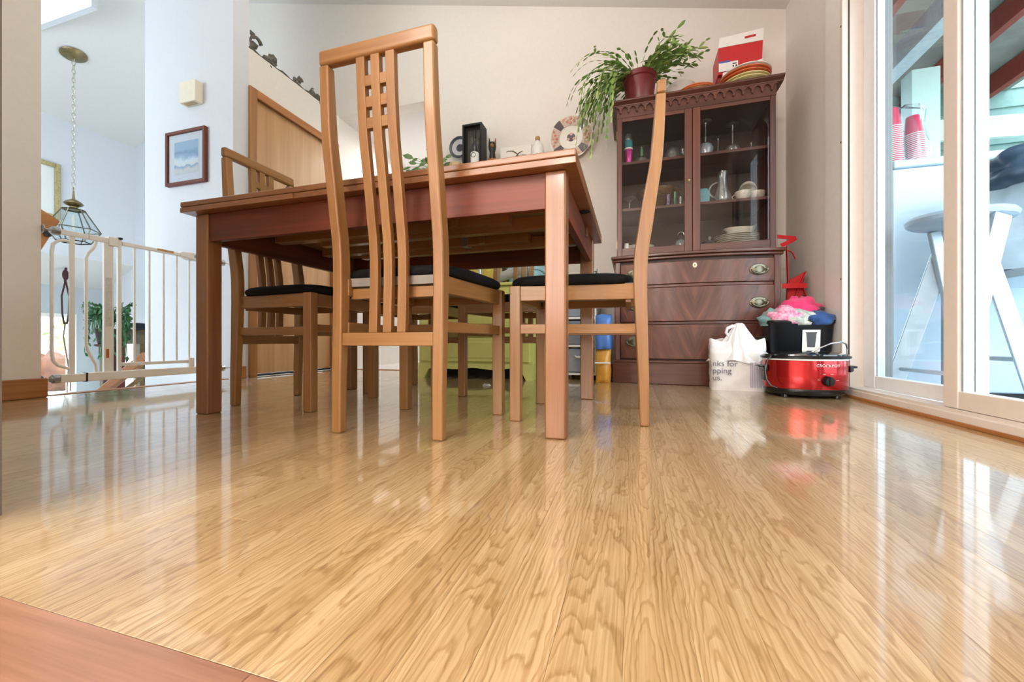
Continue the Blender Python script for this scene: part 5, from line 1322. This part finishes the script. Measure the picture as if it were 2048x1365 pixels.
MB().beam(ha + (ha - hb2) * .9, hb2, .05, .085).build('rail', M['oak_trim_x'], db, bevel=.01)
MB().beam(ha + (ha - hb2) * .6 + Vector((.0, .09, -.05)), hb2 + Vector((0, .09, -.1)), .02, .03).build('wall_batten', cw, db)
o = MB().box(-.045, .045, -.045, .045, -1.1, .30).build('red_newel_post', mat('red_brown', '#6E2A1C', .4), None, tuple(Vector((onY(236, 700, 3.12).x, 3.12, 0))), bevel=.005); tag(o, 'dark red-brown post standing behind the gate before the console', 'post')

# ------------------------------------------------------------------ outside the entry
struct(MB().box(-16, -7.42, -6, 14, -1.4, -1.2).box(-7.42, -3.6, 3.95, 14, -1.4, -1.2).build('ground_entry', mat('path_concrete', '#D6D2CC', .9, vary=.1, scale=3), smooth=False), 'pale ground outside the entry windows')
rng = random.Random(12)
for i in range(14):
    yy = -1.2 + 1.55 * (i // 2); xx = -9.4 - 1.7 * (i % 2) - rng.uniform(0, .2); s_ = rng.uniform(.5, .62)
    cloth_lump('boulder', (s_, s_ * .9, s_ * .8), mat('rock_%d' % i, ('#8E5434', '#7A4A34', '#8A6A54', '#6E665A')[i % 4], .9, vary=.3, scale=6), (xx, yy, -1.22 + .5 * (i % 2)), 'one of the orange-brown boulders on the bank outside the entry windows', 'rock', i, .5, 12, 8, .25, 'boulders outside the entry')
for i in range(7):
    yy = -1 + i * 2.1; mb = MB(); c = Vector((-14.6, yy, .4))
    for k in range(260):
        d = Vector((rng.gauss(0, 1), rng.gauss(0, 1), rng.gauss(0, 1))).normalized(); p = c + Vector((d.x * .9, d.y * .9, d.z * 1.2)) * rng.uniform(.6, 1)
        seg(mb, p, Vector((rng.gauss(0, 1), rng.gauss(0, 1), rng.gauss(0, .6))), d, rng.uniform(.15, .28), rng.uniform(.08, .14))
    b = empty('garden_shrub', (0, 0, 0), 0, 'one of the green shrubs above the boulders outside the entry', 'shrub', 'shrubs outside the entry')
    tag(mb.build('foliage', mat('shrub_%d' % i, ('#7FA05A', '#9CB070', '#6E8E5E')[i % 3], .7, vary=.3, scale=3), b, smooth=False), kind='stuff')
    MB().tube([(c.x, c.y, -1.2), (c.x, c.y, .6)], .06, 8).build('trunk', M['chair_z'], b)

# ------------------------------------------------------------------ the covered deck outside the sliding door
dk = struct(MB().box(1.12, 5.0, -1.0, 6.0, -.14, -.12).build('floor_deck', mat('deck_board', '#B9BCC0', .8), smooth=False), 'pale boards of the covered deck')
for i in range(27):
    MB().box(1.125 + .142 * i, 1.125 + .142 * i + .136, -1.0, 6.0, -.12, -.095).build('deck_board', bpy.data.materials['deck_board'], dk, bevel=.002)
sid = mat('siding_greygreen', '#7F9A96', .8, vary=.06)
nb = struct(MB().box(2.2, 8.0, 5.3, 5.4, -.14, 4.2).build('wall_siding', sid, smooth=False), 'grey-green lap siding wall across the deck')
for i in range(24):
    z = -.1 + .18 * i; MB().add([(2.2, 5.27, z), (8, 5.27, z), (8, 5.29, z + .185), (2.2, 5.29, z + .185), (2.2, 5.3, z), (8, 5.3, z), (8, 5.3, z + .185), (2.2, 5.3, z + .185)], [(0, 1, 2, 3), (0, 4, 5, 1)]).build('siding_board', sid, nb, smooth=False)
hs = struct(MB().box(1.12, 1.16, 2.30, 5.3, -.14, 3.0).build('wall_outside', mat('outside_grey', '#75787A', .8, vary=.04), smooth=False), 'outer face of the house beside the deck')
post_m = mat('porch_paint', '#CFE0DC', .6, vary=.03)
P0 = onY(1847, 300, 4.4)
o = MB().box(P0.x - .11, P0.x + .09, 4.35, 4.5, -.1, 2.62).build('porch_post', post_m, None, bevel=.004); tag(o, 'pale green square porch post behind the white freezer', 'post')
o = MB().box(2.06, 2.18, 1.0, 5.28, 2.50, 2.68).build('porch_beam', mat('beam_grey', '#A9B2B8', .6), None, bevel=.004)
tag(o, 'grey beam running under the deck roof', 'beam')
redb = mat('rafter_red', '#8E3428', .6, vary=.1)
for xx, lb_ in ((1.50, 'red-brown rafter nearest the house under the deck roof'), (1.90, 'red-brown rafter beside the grey beam under the deck roof'), (2.75, 'red-brown rafter over the covered grill'), (3.3, 'red-brown rafter at the open edge of the deck roof')):
    zz = 3.04 - .109 * (xx - 1.125)
    o = MB().box(xx - .03, xx + .03, 1.0, 5.28, zz - .19, zz - .012).build('roof_rafter', redb, None); tag(o, lb_, 'rafter', 'rafters under the deck roof')
rf = struct(MB().loft([[(1.125, 1.0, 3.04), (3.6, 1.0, 2.77), (3.6, 1.0, 2.81), (1.125, 1.0, 3.08)], [(1.125, 5.29, 3.04), (3.6, 5.29, 2.77), (3.6, 5.29, 2.81), (1.125, 5.29, 3.08)]]).build('roof_deck', mat('roof_board', '#8C8A82', .8, vary=.15, scale=6), smooth=False), 'sloping roof boards over the deck')
o = MB().beam((1.3, 5.0, 2.42), (6.2, 4.6, 1.95), .04, .2).build('fascia_board', post_m, None, bevel=.003); tag(o, 'pale sloping fascia board at the deck roof edge', 'board')
# chest freezer, cups, stool, grill
FB = onY(1785, 322, 3.0)
fz = empty('white_freezer', (FB.x, 3.0, -.095), 0, 'tall white freezer standing on the deck outside the glass', 'freezer')
FH = FB.z + .095; fw_ = mat('appliance_white', '#CBDBE8', .3, vary=.01, coat=.3)
MB().box(0, 1.1, 0, .65, .05, FH - .05).build('body', fw_, fz, bevel=.012)
MB().box(0, 1.1, -.012, .66, FH - .05, FH).build('lid', fw_, fz, bevel=.012)
MB().box(.02, 1.08, .02, .63, 0, .05).build('base', M['black_matte'], fz)
MB().box(.5, .62, -.03, -.012, FH - .09, FH - .05).build('handle', M['alu'], fz, bevel=.004)
redcup = mat('cup_red', '#C43A58', .35, vary=.03)


def cup_stack(loc, n, tilt, label, az=0):
    """a nested stack of disposable cups, mouths towards the bottom"""
    e = empty('cup_stack', loc, az, label, 'cup', 'red cups on the freezer'); e.rotation_euler = (tilt[0], tilt[1], az)
    for k in range(n):
        z = .0115 * k
        L_([(.0455, z), (.049, z + .001), (.049, z + .0045), (.0455, z + .005)], 20, cap0=False, cap1=False).build('cup_rim', M['white_plastic'], e)
    zt_ = .0115 * (n - 1)
    L_([(.045, .004), (.045, zt_ + .006), (.043, zt_ + .02), (.034, zt_ + .112), (.031, zt_ + .118), (.028, zt_ + .117), (.001, zt_ + .115)], 24).build('cup_body', redcup, e)
    return e


cz = FB.z + .003
cup_stack((FB.x + .035, 3.06, cz), 20, (0, R(-2)), 'tall stack of red cups with white rims at the left on the freezer')
cup_stack((FB.x + .165, 3.09, cz), 16, (0, R(-4)), 'shorter stack of red cups behind the right of the plastic bag')
pbg = MB(); rings = []
for i in range(12):
    u = i / 11; z = .35 * u; hx = .155 - .03 * u + .012 * math.sin(7 * u); hy = .10 - .04 * u
    rings.append([(hx * math.cos(a) * (1 + .06 * math.sin(9 * a + 5 * u)), hy * math.sin(a) * (1 + .08 * math.sin(7 * a - 6 * u)), z + .012 * math.sin(5 * a) * u) for a in (2 * math.pi * k / 40 for k in range(40))])
rings.append([(x * .3, y * .3, z + .02) for x, y, z in rings[-1]])
o = pbg.loft(rings).build('clear_bag', M['film'], None, (FB.x + .09, 3.12, cz - .002), sharp=80); tag(o, 'clear crinkled plastic bag over the red cups on the freezer', 'bag')
sx_, sy_ = 1.31, 2.15
so2 = empty('folding_step_stool', (sx_, sy_, -.095), 0, 'silver folding stool with oval seat in front of the white freezer', 'stool')
sm = mat('stool_metal', '#AEB9C4', .35, metal=.5, vary=.05)
seat = MB(); seat.lathe([(.001, .84), (.15, .84), (.165, .85), (.17, .865), (.16, .878), (.001, .882)], 36, sy=.9); seat.build('seat', mat('stool_seat', '#9CABBB', .5), so2)
for s_ in (-1, 1):
    MB().beam((.05, s_ * .13, .84), (-.155, s_ * .2, .02), .02, .07).build('leg', sm, so2, bevel=.004)
    MB().beam((-.02, s_ * .11, .84), (.155, s_ * .17, .02), .02, .05).build('leg', sm, so2, bevel=.004)
    MB().beam((-.122, s_ * .187, .15), (-.162, s_ * .203, -.0), .03, .085).build('foot', M['black'], so2, bevel=.004)
MB().tube([(-.105, -.18, .22), (-.105, .18, .22)], .009, 8).build('rung', sm, so2)
MB().tube([(.10, -.15, .28), (.10, .15, .28)], .009, 8).build('rung', sm, so2)
ge = empty('covered_grill', (2.02, 2.45, -.095), 0, 'covered grill under dark tarp and clear plastic right of the door post', 'grill')
tarp = mat('tarp_blue_grey', '#41566E', .35, vary=.4, scale=7, coat=.3)
mbt = MB(); rings = []
for i in range(14):
    u = i / 13; z = 1.05 + .22 * u; s_ = (.41 + .04 * math.sin(9 * u)) * (1 - max(0, u - .55) ** 2 * 2.2)
    rings.append([(s_ * math.cos(a) * (1 + .04 * math.sin(11 * a + 4 * u)), s_ * .8 * math.sin(a) * (1 + .04 * math.sin(9 * a - 6 * u)), z) for a in (2 * math.pi * k / 44 for k in range(44))])
mbt.loft(rings).build('dark_tarp', tarp, ge, sharp=80)
mbt = MB(); rings = []
for i in range(10):
    u = i / 9; z = .67 + .40 * u; s_ = .44 - .03 * u
    rings.append([(s_ * math.cos(a) * (1 + .05 * math.sin(8 * a + 3 * u) + .03 * math.sin(17 * a)), s_ * .8 * math.sin(a) * (1 + .05 * math.sin(7 * a - 6 * u)), z) for a in (2 * math.pi * k / 44 for k in range(44))])
mbt.loft(rings).build('plastic_sheet', mat('sheet_pale', '#B9CBDA', .25, vary=.15, scale=9, coat=.4), ge, sharp=80)
MB().box(-.42, .42, -.34, .34, .63, .67).build('table_top', fw_, ge, bevel=.008)
for k in range(14): MB().box(-.41 + .06 * k, -.38 + .06 * k, -.335, -.32, .06, .60).build('slat', fw_, ge)
for sx2 in (-1, 1):
    for s2 in (-1, 1): MB().box(sx2 * .38 - .03, sx2 * .38 + .03, s2 * .29 - .03, s2 * .29 + .03, 0, .63).build('leg', fw_, ge, bevel=.003)
# trees beyond the deck
rng = random.Random(30)
for i, (x, y, z, s_) in enumerate(((9, 4.6, 2.6, 1.9), (12, 9.4, 3.4, 2.2), (11.5, 1.0, 2.4, 1.9), (16, 5.6, 5.2, 2.9))):
    b = empty('garden_tree', (0, 0, 0), 0, ('leafy green tree nearest beyond the deck', 'tree standing farther left beyond the deck', 'tree at the right beyond the deck', 'tallest tree at the back beyond the deck')[i], 'tree', 'trees beyond the deck')
    mb = MB()
    for k in range(900):
        d = Vector((rng.gauss(0, 1), rng.gauss(0, 1), rng.gauss(0, 1))).normalized() * rng.uniform(.5, 1) * s_
        seg(mb, Vector((x, y, z)) + d, Vector((rng.gauss(0, 1), rng.gauss(0, 1), rng.gauss(0, .6))), d, rng.uniform(.16, .32), rng.uniform(.08, .14))
    tag(mb.build('foliage', mat('tree_leaf_%d' % i, ('#7E9E86', '#6B8C7A', '#86A890', '#7594A0')[i], .7, vary=.25, scale=2), b, smooth=False), kind='stuff')
    MB().tube([(x, y, -1.5), (x, y, z)], .13, 8).build('trunk', M['chair_z'], b)
sbox('ground_garden', mat('lawn', '#8FA890', .9, vary=.1, scale=2), 5.0, 40, -25, 40, -1.6, -1.5, label='garden ground beyond the deck')
